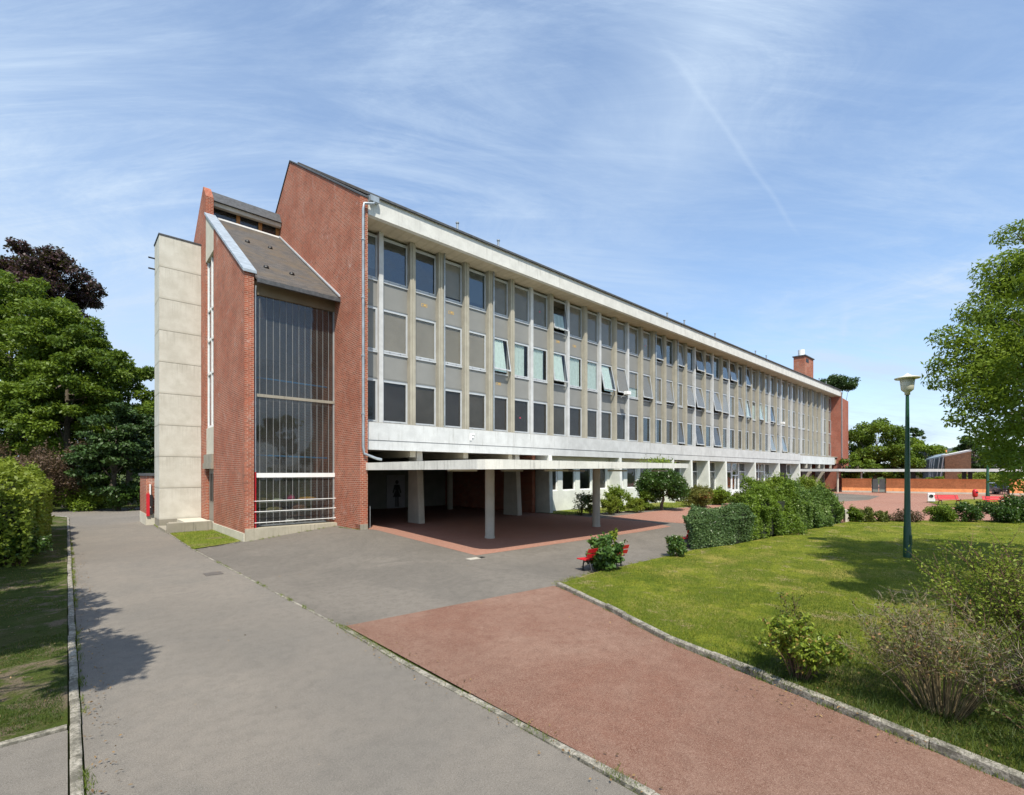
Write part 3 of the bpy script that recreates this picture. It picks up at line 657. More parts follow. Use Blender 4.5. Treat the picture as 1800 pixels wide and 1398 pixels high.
# lean-to slate roof
sr = MB().prism([(2.55, 12.55), (2.55, 12.68), (12.75, 19.62), (12.75, 19.48)], 'x', -4.2, -.02).build('roof', M['slate'], st)
MB().box(-4.2, -.0, 2.42, 2.56, 12.42, 12.62).build('gutter', M['slate_edge'], st)
MB().prism([(2.45, 12.70), (2.45, 12.80), (12.8, 19.8), (12.8, 19.7)], 'x', -.08, -.004).build('flashing', M['alu'], st)
for (x, y) in ((435, 426), (475, 437), (468, 471), (513, 483)):
    # vents on the slope: find v from the slope height
    best = None
    for i in range(200):
        v = 2.6+i*.05; zz = 12.68+(v-2.55)*.6804; u = upix(x, v); e = abs(zpix(x, y, v)-zz)
        if best is None or e < best[0]: best = (e, u, v, zz)
    _, u, v, zz = best
    MB().lathe((u, v, zz-.02), [(.15, 0), (.13, .1), (.06, .15), (.0, .16)], 10).build('roof_vent', M['black'], sr)
# clerestory and upper roof
cl_ = MB().box(-4.2, -.02, 12.95, 13.0, 19.5, 20.35).build('clerestory_window', M['glass_stair'], st)
MB().box(-4.2, -.02, 13.8, 13.9, 19, 21).build('room_wall', M['dark'], st)
for u in (-2.62, -1.25, -.12): MB().box(u-.11, u+.11, 12.88, 13.02, 19.5, 20.35).build('clerestory_post', M['wood'], st)
MB().box(-4.2, -.02, 12.75, 12.9, 19.62, 19.72).build('clerestory_sill', M['white'], st)
MB().box(-4.2, -.02, 12.45, 12.75, 20.28, 20.55).build('roof_fascia', M['tower'], st)
MB().prism([(12.3, 20.55), (12.75, 21.3), (20.5, 15.6), (20.5, 15.4), (12.75, 20.5)], 'x', -4.2, -.03).build('upper_roof', M['slate_edge'], st)
# stair glazing
GL = 3.3
lint = MB().box(-4.2, -.0, GL-.1, GL+.35, 12.05, 12.75).build('lintel', concrete('brown_lintel', (.20, .16, .11), .5), st)
def vstrip(z0, z1, n=13):
    m = MB()
    for i in range(1, n): m.box(-4.2+4.2*i/n-.008, -4.2+4.2*i/n+.008, GL-.02, GL-.005, z0, z1)
    m.box(-4.2, -4.12, GL-.05, GL+.03, z0, z1); m.box(-.08, -.004, GL-.05, GL+.03, z0, z1)
    return m
for z0, z1 in ((7.0, 12.05), (2.95, 6.85), (.30, 2.72)):
    w_ = vstrip(z0, z1).build('glazing', M['stairalu'], st)
    MB().box(-4.12, -.08, GL, GL+.01, z0, z1).build('pane', M['glass_stair'], w_)
MB().box(-4.2, -.0, GL-.08, GL+.12, 6.85, 7.0).build('transom', M['oldconc'], st)
MB().box(-4.2, -.0, GL-.1, GL+.12, 2.72, 2.95).build('transom', M['white'], st)
MB().box(-4.64, -.0, GL-.42, GL+.2, -.55, .16).build('plinth', M['plinth'], st)
MB().box(-4.64, -4.2, 2.995, 12.0, -.55, -.052).box(-4.70, -4.2, 3.0, 9.9, -.55, -.054).build('plinth', M['tower'], st)
for z in (.42, .98, 1.52): MB().tube([(-4.2, GL-.22, z), (.22, GL-.22, z)], .018, 8).tube([(.0, GL-.22, z), (.0, GL-.02, z)], .02, 6).build('guard_rail', M['white'], st)
MB().tube([(-4.10, GL-.2, 12.45), (-4.12, GL-.15, 12.2), (-4.12, GL-.12, 3.0)], .05, 8).build('drainpipe', M['zinc'], st)
MB().tube([(-4.12, GL-.12, 3.0), (-4.12, GL-.12, .1)], .055, 8).build('drainpipe', M['red'], st)
# interior of the stairwell
MB().box(-4.2, -.02, 9.4, 9.5, 0, 12.7).build('room_wall', M['room'], st)
for a_, b_, c_ in ((GL+.4, 2.62, 2.9), (GL+.9, 6.8, 7.05), (GL+.2, .02, .15)): MB().box(-4.2, -.02, a_, 9.4, b_, c_).build('landing', M['room'], st)
for z in (8.0, 3.9): MB().tube([(-4.15, GL+.9, z), (-.05, GL+.9, z-.1)], .05, 6).build('handrail', M['blue'], st)
for z in (9.0, 4.8): MB().tube([(-4.15, GL+1.0, z), (-.05, GL+1.0, z)], .02, 6).tube([(-2.9, GL+1.0, z-1), (-2.9, GL+1.0, z)], .02, 6).tube([(-1.2, GL+1.0, z-1), (-1.2, GL+1.0, z)], .02, 6).build('railing', M['black'], st)
# store room shelf and things on it
sh = uvthing('storage_shelf', 'low metal storage shelf behind the ground level stair glazing', 'shelf', -2.1, 4.1, .15)
for z in (.18, .85, 1.40): MB().box(-4.0, -.3, 3.7, 4.4, z, z+.04).build('shelf_board', M['alu'], sh)
for u in (-4.0, -2.1, -.34): MB().box(u, u+.04, 4.36, 4.4, .15, 1.9).build('upright', M['alu'], sh)
def blob(name, label, cat, u, v, z, ru, rv, rz, mat, seed=0):
    random.seed(seed); m = MB(); m.lathe((0, 0, 0), [(.05, -1), (.7, -.85), (1, -.3), (.95, .3), (.6, .85), (.05, 1)], 12)
    m.v = [(u+p[0]*ru*(1+random.uniform(-.06, .06)), v+p[1]*rv, z+rz+p[2]*rz) for p in m.v]
    r_ = uvthing(name, label, cat, u, v, z); o = m.build(name, mat, None)
    for vv_ in o.data.vertices: vv_.co = (vv_.co.x-u, vv_.co.y-v, vv_.co.z-z)
    o.location = r_.location; o.rotation_euler = r_.rotation_euler; bpy.data.objects.remove(r_); tagit(o, label, cat)
c_ = lambda n_, c: plain(n_, c, .6, .1, 5)
blob('pink_bucket', 'bright pink bucket on the upper shelf behind glass', 'bucket', -2.15, 3.9, 1.44, .2, .18, .17, c_('pink_plastic', (.75, .02, .22)))
blob('rolled_mat', 'long orange and yellow rolled mat on the upper shelf behind glass', 'mat', -1.3, 3.9, 1.44, .52, .16, .1, c_('orange_foam', (.75, .36, .04)))
blob('rolled_mat', 'pale green rolled mat left of the pink bucket behind glass', 'mat', -2.85, 3.9, 1.44, .28, .16, .08, c_('pale_green_foam', (.5, .6, .42)))
blob('sack', 'brown sack at the left end of the upper shelf behind glass', 'sack', -3.65, 3.9, 1.44, .38, .18, .12, c_('brown_sack', (.20, .15, .08)))
blob('cardboard_box', 'reddish brown carton on the middle shelf behind glass', 'box', -1.7, 3.9, .89, .42, .18, .16, c_('carton', (.26, .13, .09)))
blob('basket', 'olive brown basket on the middle shelf behind glass', 'basket', -3.0, 3.9, .89, .42, .18, .13, c_('basket', (.30, .27, .13)))
blob('white_parcel', 'white parcel low behind the stair glazing', 'parcel', -2.2, 3.9, .22, .3, .18, .12, c_('white_parcel', (.7, .72, .7)))

# concrete tower
tw = uvthing('concrete_tower', 'tall cream concrete panel shaft left of the brick stair block', 'tower', -5.8, 14.5, -.5)
T0, T1 = -6.90, -4.66
zs = [-.0]; zt = 17.9; n = 9; ph = (zt-.02)/n
pm_ = MB()
for i in range(n): pm_.box(T0, T1, 13.5, 15.7, i*ph+.0 + .012, (i+1)*ph-.012)
pm_.build('panel', M['panels'], tw); MB().box(T0+.03, T1-.03, 13.53, 15.67, -.02, zt-.05).build('core', M['oldconc'], tw)
MB().box(T0-.04, T1+.02, 13.46, 15.74, zt-.02, zt+.06).build('cap', M['slate_edge'], tw)
MB().box(T0+.01, T1-.01, 13.49, 15.69, -.6, .0).build('plinth', M['oldconc'], tw)
for z in (17.0, 16.3): MB().tube([(T0, 15.5, z), (T0-.35, 15.5, z)], .05, 6).build('bracket', M['black'], tw)
# small brick lobby left of the tower
an = uvthing('brick_lobby', 'small low red brick box with dark coping left of the concrete tower', 'building', -6.9, 17.5, -.5)
MB().box(-7.32, -5.0, 16.0, 19.5, .25, 2.75).build('wall', M['brick'], an); MB().box(-7.4, -4.9, 15.9, 19.6, 2.75, 2.92).build('coping', M['slate_edge'], an)
MB().box(-7.34, -5.0, 15.98, 19.5, -.6, .25).build('plinth', M['tower'], an)
MB().tube([(-7.1, 15.93, .4), (-7.1, 15.93, 2.2)], .05, 8).build('pipe', M['white'], an)
MB().box(-7.31, -7.14, 15.86, 15.98, .1, 1.6).build('cabinet', M['red'], an)
MB().box(-7.13, -6.98, 15.84, 15.98, .75, 1.5).box(-7.13, -6.98, 15.84, 15.98, .2, .65).build('box', M['black'], an)
# steps to the side door
sp_ = uvthing('concrete_steps', 'low weathered concrete steps and landing at the stair block side door', 'steps', -5.8, 10.2, -.5)
MB().box(-6.95, -4.7, 9.9, 10.15, -.55, .06).build('side_wall', M['oldconc'], sp_, bevel=.015)
MB().box(-6.0, -4.72, 10.16, 13.4, -.55, .02).build('landing', M['tower'], sp_)
MB().box(-6.5, -6.01, 10.16, 13.3, -.55, -.15).box(-7.0, -6.51, 10.16, 13.2, -.55, -.34).build('step', M['oldconc'], sp_)

# ------------------------------------------------------------------ entrance canopy
cp = uvthing('entrance_canopy', 'low flat white concrete canopy with streaked edge on round pillars before the building', 'canopy', 7, -5, -.1)
cv = [(.32, .28), (.32, -9.3)]+[(1.0-.68*math.cos(t), -9.3-.68*math.sin(t)) for t in (R(30), R(60))]+[(1.0, -10.0), (8, -10.1), (15.1, -10.15), (15.2, -10.0), (15.2, .28)]
zb_, zt_ = 3.1, 3.48
m = MB(); n = len(cv)
m.add([(p[0], p[1], zb_+.13*clp(p[0]/15)) for p in cv]+[(p[0], p[1], zt_) for p in cv], [tuple(range(n)), tuple(range(n, 2*n))[::-1]]+[(i, n+i, n+(i+1) % n, (i+1) % n) for i in range(n)])
m.build('roof_slab', M['canopy'], cp)
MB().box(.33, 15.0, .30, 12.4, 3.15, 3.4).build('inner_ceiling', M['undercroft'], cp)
M['lampcover'] = plain('dull_lamp_cover', (.45, .42, .33), .5, .05, 2)
for u, v in ((1.8, -6.4), (5.9, -8.3), (7, -4), (10.8, -8.3), (12.5, -4), (14.3, -8.8)): MB().box(u-.75, u+.75, v-.1, v+.1, 3.03, 3.12).build('strip_light', M['lampcover'], cp)
def pillar(u, v, name='pillar'):
    z = g(u, v); MB().tube([(u, v, z-.05), (u, v, z+.10), (u, v, z+.101), (u, v, 3.2)], [.25, .25, .225, .225], 24).build(name, M['pillar'], cp)
pillar(3.86, -5.82); pillar(11.67, -6.21); pillar(11.61, 8.4)
MB().tube([(.75, .4, .0), (.75, .4, 1.15)], .02, 6).tube([(.75, .4, 1.15), (.9, 1.1, 1.1)], .02, 6).build('hoop', M['zinc'], cp)

# ------------------------------------------------------------------ far side: covered walkway, walls, gate
WA, WB = Vector(at(1494, HY, 71.8)), Vector(at(1800, HY, 62.5)); wd_ = (WB-WA); wd_.z = 0; wl = wd_.length; wd_.normalize(); wn_ = Vector((wd_.y, -wd_.x, 0))
WANG = math.atan2(wd_.y, wd_.x)
def wt(px_): # distance along wall line for pixel x
    r = Vector(((px_-900)/F, 1, 0)); den = r.x*wd_.y-r.y*wd_.x
    t = (WA.x*wd_.y-WA.y*wd_.x)/den; p = r*t; return (p-Vector((WA.x, WA.y, 0))).dot(wd_)
def wallthing(name, label, cat, s, group=None):
    p = Vector((WA.x, WA.y, 0))+wd_*s; return thing(name, label, cat, (p.x, p.y, 0), WANG, group, local=True), s
for x0_, x1_, lb in ((1480, 1532, 'short orange brick wall between the school building and the metal gate'), (1558, 1738, 'long low orange brick wall behind the covered walkway'), (1775, 1880, 'orange brick wall right of the parked car opening')):
    a = wt(x0_); b = wt(x1_); t_, s = wallthing('brick_wall', lb, 'wall', a, 'orange brick boundary walls')
    MB().box(0, b-a, 0, .35, .25, 1.95).build('wall', M['brick_wall'], t_); MB().box(0, b-a, -.02, .35, -.05, .25).build('foot', M['pillar'], t_)
    MB().box(-.03, b-a+.03, -.05, .40, 1.95, 2.05).build('coping', M['brick_wall'], t_)
a, b = wt(1533), wt(1557); t_, s = wallthing('metal_gate', 'grey green double metal gate between two orange brick walls', 'gate', a)
mg = plain('gate_metal', (.17, .20, .18), .5, .1, 2)
for q in (0, .52):
    MB().box((b-a)*q+.03, (b-a)*(q+.48)-.03, .12, .18, .1, 2.0).build('leaf', mg, t_)
for q in (0, b-a-.08): MB().box(q, q+.08, .1, .25, 0, 2.1).build('post', M['black'], t_)
# covered walkway in front of the wall
wk = thing('covered_walkway', 'long thin white flat roofed covered walkway in front of the orange wall', 'walkway', (WA.x, WA.y, 0), WANG, local=True)
s0, s1 = wt(1440), wt(1795)
MB().box(s0, s1, -1.25, 1.6, 3.05, 3.42).build('roof_slab', M['white_conc'], wk)
for x_ in (1608, 1699, 1710, 1790):
    s = wt(x_); MB().box(s-.2, s+.2, .9, 1.3, -.05, 3.05).build('post', M['black'], wk)
wk2 = uvthing('covered_walkway', 'white flat roof running from the far end of the school building to the walkway', 'walkway', 76, -2, 0)
MB().box(69.7, 88, -4.6, .38, 3.1, 3.45).build('roof_slab', M['white_conc'], wk2)
for u in (72, 86): MB().tube([(u, -3.9, -.05), (u, -3.9, 3.1)], .14, 10).build('post', M['pillar'], wk2)
# railing gate in the opening
a, b = wt(1757), wt(1775); t_, s = wallthing('railing_gate', 'thin dark railing gate beside the parked car', 'gate', a)
m = MB()
for i in range(7): m.box((b-a)*i/6-.03, (b-a)*i/6+.03, .1, .15, .1, 1.9)
m.box(0, b-a, .1, .15, 1.0, 1.06).box(0, b-a, .1, .15, 1.86, 1.9); m.build('bars', M['black'], t_)

# ------------------------------------------------------------------ parked car
def car(loc, rz, label):
    c = thing('parked_car', label, 'car', loc, rz, local=True)
    paint = plain('car_paint', (.30, .31, .34), .3, .05, 2, metal=.5)
    prof = [(-2.1, .35), (-2.15, .7), (-1.95, .95), (-1.2, 1.05), (-.5, 1.5), (1.2, 1.55), (1.9, 1.1), (2.1, .95), (2.1, .35)]   # x is length, front at -x
    secs = [(-.86, .92), (-.80, 1.0), (.80, 1.0), (.86, .92)]; m = MB(); vs = []
    for y, s in secs:
        for (x, z) in prof: vs.append((x*s, y*(1 if z < 1.1 else .82), .35+(z-.35)*(1 if abs(y) < .85 else .96)))
    n = len(prof); fs_ = [(i*n+k, i*n+(k+1) % n, (i+1)*n+(k+1) % n, (i+1)*n+k) for i in range(3) for k in range(n)]+[tuple(range(n))[::-1], tuple(range(3*n, 4*n))]
    m.add(vs, fs_); b_ = m.build('body', paint, c, bevel=.04)
    gm = M['glass_strong']; dk = M['black']
    MB().add([(-1.16, -.68, 1.08), (-1.16, .68, 1.08), (-.56, .62, 1.47), (-.56, -.62, 1.47)], [(0, 1, 2, 3)]).build('windscreen', dk, c).location = (-.04, 0, .03)
    for s in (-1, 1):
        MB().add([(-.95, s*.80, 1.08), (1.5, s*.80, 1.08), (1.1, s*.70, 1.45), (-.45, s*.70, 1.45)], [(0, 1, 2, 3)]).build('side_window', dk, c).location = (0, s*.03, 0)
        MB().box(-2.17, -2.02, s*.60-.17, s*.60+.17, .72, .88).build('headlight', M['white'], c, bevel=.03)
        MB().box(-.9, -.75, s*.9, s*1.02, 1.0, 1.13).build('mirror', paint, c)
        for x in (-1.35, 1.35):
            wh = MB().tube([(x, s*.66, .32), (x, s*.90, .32)], .32, 18).build('wheel', dk, c); MB().tube([(x, s*.90, .32), (x, s*.91, .32)], .19, 12).build('rim', M['zinc'], wh)
    MB().box(-2.2, -2.1, -.5, .5, .45, .62).build('grille', dk, c); MB().box(-2.22, -2.19, -.26, .26, .48, .58).build('number_plate', M['white'], c)
p = at(1751, HY, 66.5)
car((p[0], p[1], 0), R(68), 'grey parked car facing the yard in the opening of the orange wall')

# ------------------------------------------------------------------ far buildings
fh = thing('brick_annex_building', 'low building with slanted brown brick end wall and blue grey glazed side', 'building', at(1665, HY, 85)[:2]+(0,))
Y0 = 85
def pp(x, y, Y): return at(x, y, Y)
bq = [pp(1661.5, 803, 84), pp(1707, 794, 80), (pp(1707, 840, 80)[0], 80, -.1), (pp(1661.5, 840, 84)[0], 84, -.1)]
off = Vector((1.2, 8, 0))
vs = [Vector(p) for p in bq]+[Vector(p)+Vector((.35, .6, 0)) for p in bq]
m = MB().add(vs, [(0, 3, 2, 1), (4, 5, 6, 7), (0, 1, 5, 4), (1, 2, 6, 5), (2, 3, 7, 6), (3, 0, 4, 7)]); m.build('end_wall', M['brick_brown'], fh)
MB().add([Vector(p)+Vector((0, -.1, .05)) for p in (bq[0], bq[1])]+[Vector(p)+Vector((0, .8, .05)) for p in (bq[1], bq[0])]+[Vector(p)+Vector((0, -.1, .3)) for p in (bq[0], bq[1])]+[Vector(p)+Vector((0, .8, .3)) for p in (bq[1], bq[0])], [(0,3,2,1),(4,5,6,7),(0,1,5,4),(1,2,6,5),(2,3,7,6),(3,0,4,7)]).build('coping', M['white'], fh)
mr = plain('zinc_roof', (.30, .37, .44), .45, .15, .5)
A_, B_, C_, D_ = pp(1620, 811, 100), pp(1661, 803, 84.3), pp(1655, 845, 84.3), pp(1620, 845, 100)
MB().add([Vector(q) for q in (A_, B_, C_, D_)]+[Vector(q)+Vector((1, 1, 0)) for q in (A_, B_, C_, D_)], [(0,3,2,1),(4,5,6,7),(0,1,5,4),(1,2,6,5),(2,3,7,6),(3,0,4,7)]).build('glazed_side', plain('dark_cladding', (.05, .065, .08), .75, .2, .5), fh)
MB().add([Vector(q) for q in (A_, B_, pp(1661, 799.5, 90), pp(1632, 804, 104))]+[Vector(q)+Vector((0, 0, .25)) for q in (A_, B_, pp(1661, 799.5, 90), pp(1632, 804, 104))], [(0,3,2,1),(4,5,6,7),(0,1,5,4),(1,2,6,5),(2,3,7,6),(3,0,4,7)]).build('roof', mr, fh)
for i, q in enumerate((.42, .5, .6, .8, .95)):
    p_ = Vector(A_).lerp(Vector(B_), q); r_ = Vector(D_).lerp(Vector(C_), q); MB().tube([p_+Vector((-.1, -.2, 0)), r_+Vector((-.1, -.2, 0))], .16, 5).build('mullion', M['white'], fh)
def house(name, label, x0, x1, ytop, Y, mat, roofmat=None, wins=(), depth=8, group=None, pitched=False):
    a, b = pp(x0, ytop, Y), pp(x1, ytop, Y); h_ = thing(name, label, 'house', ((a[0]+b[0])/2, Y+depth/2, 0))
    MB().box(a[0], b[0], Y, Y+depth, -.1, a[2]).build('wall', mat, h_)
    if pitched: MB().prism([(Y-.4, a[2]), (Y+depth/2, a[2]+2.6), (Y+depth+.4, a[2]), (Y+depth+.4, a[2]-.2), (Y-.4, a[2]-.2)], 'x', a[0]-.3, b[0]+.3).build('roof', roofmat, h_)
    else: MB().box(a[0]-.2, b[0]+.2, Y-.2, Y+depth+.2, a[2]+.002, a[2]+.35).build('roof', roofmat or mat, h_)
    for (wx, wy, ww, wh_) in wins:
        p_ = pp(wx, wy, Y); f_ = MB().box(p_[0]-ww/2-.1, p_[0]+ww/2+.1, Y-.06, Y-.003, p_[2]-wh_/2-.1, p_[2]+wh_/2+.1).build('window', M['white'], h_)
        MB().box(p_[0]-ww/2, p_[0]+ww/2, Y-.1, Y-.062, p_[2]-wh_/2, p_[2]+wh_/2).build('pane', M['black'], f_)
    return h_
house('white_house', 'white rendered house behind trees right of the brick annex', 1716, 1752, 788, 120, M['white_conc'], M['fascia'], ((1722, 796, 1.6, 1.8), (1738, 797, 2.2, 1.6)))
house('white_house', 'pale house end seen through the tree at the right edge', 1730, 1800, 812, 105, M['white_conc'], M['slate_edge'], ((1760, 818, 2, 1.3), (1785, 820, 2, 1.3)), pitched=True)
hc = house('brick_house', 'distant house with grey roof and clay chimney pots above the brick annex', 1650, 1700, 806, 130, M['brick_brown'], M['slate_edge'], pitched=True)
p_ = pp(1667, 790, 131); c2 = MB().box(p_[0]-1.3, p_[0]+1.3, 131, 132.6, 5, p_[2]-.8).build('chimney', plain('chimney_render', (.50, .38, .27), .9, .1, 1), hc)
for d in (-.8, 0, .8): MB().tube([(p_[0]+d, 131.8, p_[2]-.8), (p_[0]+d, 131.8, p_[2]+.1)], [.28, .22], 8).build('chimney_pot', M['brick_wall'], c2)

# ------------------------------------------------------------------ lamp posts
def lamp_post(loc, label, h=7.25, group='green lamp posts'):
    t_ = thing('lamp_post', label, 'lamp post', loc, .3, group, local=True)
    gm = NT('lamp_green'); f_ = gm.noise(1.2, 6, .7, 0, (6, 6, .5)); c = gm.mix(gm.rng(f_, .35, .65), (.008, .055, .035), (.02, .085, .04)); gm = gm.finish(c, .35)
    MB().tube([(0, 0, -.05), (0, 0, 1.3), (0, 0, 1.36), (0, 0, h-.75)], [.145, .125, .112, .058], 8).build('pole', gm, t_)
    MB().box(-.05, .05, -.15, -.135, .6, 1.0).build('hatch', gm, t_)
    hd = MB().lathe((0, 0, h-.75), [(.0, 0), (.09, 0), (.09, .10), (.14, .14), (.20, .20), (.25, .68), (.0, .68)], 20).build('lamp_shade', plain('cream_diffuser', (.62, .60, .50), .4, .05, 2), t_)
    MB().lathe((0, 0, h-.75), [(.0, .60), (.40, .63), (.42, .67), (.36, .69), (.15, .75), (.05, .82), (.0, .87)], 24).build('lamp_hat', plain('cream_hat', (.66, .65, .56), .4, .05, 2), t_)
    return t_
x_, y_, z_ = G(1595, 985)
lamp_post((x_, y_, z_), 'tall green lamp post with pale disc shaded head standing on the lawn')
x_, y_, z_ = G(1736, 890)
lamp_post((x_, y_, z_), 'farther green lamp post by the orange wall, its head among the tree leaves', 6.3)

# ------------------------------------------------------------------ benches and bins
def bench(loc, rz, length, label):
    b_ = thing('park_bench', label, 'bench', loc, rz, 'red park benches', local=True)   # x length, front toward +y
    L2 = length/2
    m = MB()
    for i in range(3): m.box(-L2, L2, .02+i*.155, .155+i*.155, .42, .455)
    m.build('seat', M['red'], b_, bevel=.008)
    m = MB()
    for z0, z1, y0 in ((.52, .66, -.03), (.70, .84, -.09)):
        m.add([(-L2, y0, z0), (L2, y0, z0), (L2, y0-.05, z1), (-L2, y0-.05, z1), (-L2, y0-.035, z0), (L2, y0-.035, z0), (L2, y0-.085, z1), (-L2, y0-.085, z1)], [(0,1,2,3),(4,7,6,5),(0,4,5,1),(3,2,6,7),(0,3,7,4),(1,5,6,2)])
    m.build('backrest', M['red'], b_)
    for x in (-L2+.25, L2-.25):
        m = MB(); m.tube([(x, .42, 0), (x, .40, .2), (x, .36, .40), (x, .10, .40), (x, .02, .2), (x, -.06, 0)], [.035, .025, .03, .03, .028, .038], 8)
        m.tube([(x, .08, .40), (x, -.06, .55), (x, -.14, .84)], [.03, .025, .02], 8); m.tube([(x, .36, .3), (x, .21, .37), (x, .08, .28)], .02, 6); m.box(x-.04, x+.04, -.12, .0, -.01, .03).box(x-.04, x+.04, .36, .48, -.01, .03)
        m.build('leg', M['black'], b_)
    return b_
a_, b2 = G(1038, 1007), G(1093, 999)
dirv = Vector((b2[0]-a_[0], b2[1]-a_[1], 0)).normalized(); mid_ = Vector((a_[0], a_[1], 0))+dirv*.75
bang = math.atan2(dirv.y, dirv.x)
zb = gz(mid_.x, mid_.y)
bench((mid_.x, mid_.y, zb+.01), bang, 1.95, 'red slatted bench half hidden behind the rose bush')
q = Vector(G(1207, 964)); bench((q.x+dirv.x*.85, q.y+dirv.y*.85, q.z), bang, 1.9, 'red bench end poking out left of the clipped hedge')
q = G(1665, 888); bench((q[0], q[1], .05), R(175), 2.0, 'far red bench in the open beside the white litter bin')
q = G(1752, 891); bench((q[0], q[1], .05), R(168), 2.0, 'far red bench partly behind the dark hedge at the right')
q = G(1637, 884); t_ = thing('litter_bin', 'white square litter bin with dark round opening near the far bench', 'bin', q, R(-41), local=True)
MB().box(-.28, .28, -.25, .25, .12, .95).build('body', M['white'], t_, bevel=.04); MB().box(-.22, .22, -.2, .2, 0, .12).build('base', M['oldconc'], t_)
MB().lathe((0, 0, 0), [(0, 0), (.15, 0), (.16, .02)], 16).build('opening', M['black'], t_)
for ob in t_.children:
    if ob.name.startswith('opening'): ob.rotation_euler = (R(90), 0, 0); ob.location = (0, -.252, .65)
q = G(1714, 880); t_ = thing('litter_bin', 'red rounded litter bin on a post before the orange wall', 'bin', q, 0, local=True)
MB().lathe((0, 0, 0), [(0, .35), (.16, .36), (.22, .5), (.23, .95), (.18, 1.1), (.08, 1.18), (0, 1.19)], 14).build('body', M['red'], t_); MB().tube([(0, .1, 0), (0, .1, .6)], .04, 6).build('post', M['black'], t_)
MB().box(-.1, .1, -.245, -.22, .8, .93).build('slot', M['black'], t_)
q = G(1487, 918); t_ = thing('bollard', 'short pale concrete bollard between the hedge and low bushes', 'bollard', q, 0, local=True)
MB().box(-.11, .11, -.11, .11, -.05, .80).build('post', M['tower'], t_, bevel=.02); MB().box(-.05, .05, -.125, -.112, .55, .68).build('socket', M['black'], t_)
# covers in the paving
q = Guv(375, 1009); t_ = uvthing('manhole_cover', 'square iron manhole cover in the road', 'manhole cover', q[0], q[1], -.49)
MB().box(q[0]-.26, q[0]+.26, q[1]-.26, q[1]+.26, -.50, -.484).box(q[0]-.21, q[0]+.21, q[1]-.21, q[1]+.21, -.484, -.481).build('plate', plain('iron_cover', (.11, .10, .09), .6, .2, 12), t_)
q = Guv(835, 982); t_ = uvthing('drain_cover', 'small pale drain slab at the corner of the pink paving', 'drain cover', q[0], q[1], g(*q))
MB().box(q[0]-.35, q[0]+.15, q[1]-.16, q[1]+.12, g(*q)-.05, g(*q)+.022).build('slab', M['pillar'], t_); MB().box(q[0]+.17, q[0]+.42, q[1]-.1, q[1]+.1, g(*q)-.05, g(*q)+.018).build('grate', M['black'], t_)
# VEGETATION
def leaf_object(name, P, Nrm, size, mat, parent, rng, aspect=.55, tint=None, droop=.0, curl=.25, kind=None):
    n = len(P); d = rng.normal(size=(n, 3)); nr = Nrm*.6+rng.normal(size=(n, 3))*.7
    nr /= np.linalg.norm(nr, axis=1)[:, None]+1e-9
    d -= nr*(d*nr).sum(1)[:, None]; d[:, 2] -= droop; d /= np.linalg.norm(d, axis=1)[:, None]+1e-9
    s = np.cross(nr, d); L = (size*rng.uniform(.6, 1.3, n))[:, None]; W = L*aspect
    V = np.empty((n, 4, 3)); V[:, 0] = P; V[:, 1] = P+d*L*.5+s*W*.5+nr*L*curl*.4; V[:, 2] = P+d*L; V[:, 3] = P+d*L*.5-s*W*.5+nr*L*curl*.4
    org = ORG.get(parent.name, (0, 0, 0)) if parent is not None else (0, 0, 0)
    V = (V-np.array(org)).reshape(-1, 3).astype(np.float32)
    me = bpy.data.meshes.new(name); me.vertices.add(4*n); me.vertices.foreach_set('co', V.ravel())
    me.loops.add(4*n); me.loops.foreach_set('vertex_index', np.arange(4*n, dtype=np.int32))
    me.polygons.add(n); me.polygons.foreach_set('loop_start', np.arange(0, 4*n, 4, dtype=np.int32)); me.polygons.foreach_set('loop_total', np.full(n, 4, np.int32))
    if tint is None: tint = rng.uniform(0, 1, n)
    at_ = me.attributes.new('tint', 'FLOAT', 'POINT'); at_.data.foreach_set('value', np.repeat(np.clip(tint, 0, 1), 4).astype(np.float32))
    me.update(calc_edges=True); me.materials.append(mat)
    o = bpy.data.objects.new(name, me); COL.objects.link(o)
    if parent is not None: o.parent = parent
    if kind: o['kind'] = kind
    return o
def shoots(P, N_, T, c, rng, k, L, per=9, up=.7):
    d = P-np.array(c); r = np.linalg.norm(d/(np.abs(d).max(0)+1e-6), axis=1); hi = P[:, 2] > np.quantile(P[:, 2], .35)
    w = (r**3)*hi; a = rng.choice(len(P), k, p=w/w.sum()); dr = d[a]/(np.linalg.norm(d[a], axis=1)[:, None]+1e-6)*.5+np.array([0, 0, up])+rng.normal(0, .3, (k, 3))
    dr /= np.linalg.norm(dr, axis=1)[:, None]; ln = L*rng.uniform(.3, 1, k)**1.3
    q = np.tile(np.linspace(.0, 1, per), k); A = np.repeat(a, per)
    Q = P[A]+np.repeat(dr, per, 0)*(q*np.repeat(ln, per))[:, None]+rng.normal(0, .012, (k*per, 3))
    return np.vstack([P, Q]), np.vstack([N_, np.repeat(dr, per, 0)]), np.concatenate([T, np.clip(np.repeat(rng.uniform(.3, .9, k), per), 0, 1)])
def clumps(rng, c, rad, n, lo=.45, hi=1.0, zmin=-1.0, flat=.6, rc=(.16, .30)):
    out = []
    while len(out) < n:
        d = rng.normal(size=3); d /= np.linalg.norm(d)
        if d[2] < zmin: continue
        p = np.array(c)+d*np.array(rad)*rng.uniform(lo, hi)
        out.append((p, rng.uniform(*rc)*(rad[0]+rad[1])/2, rng.uniform(0, 1)))
    return out
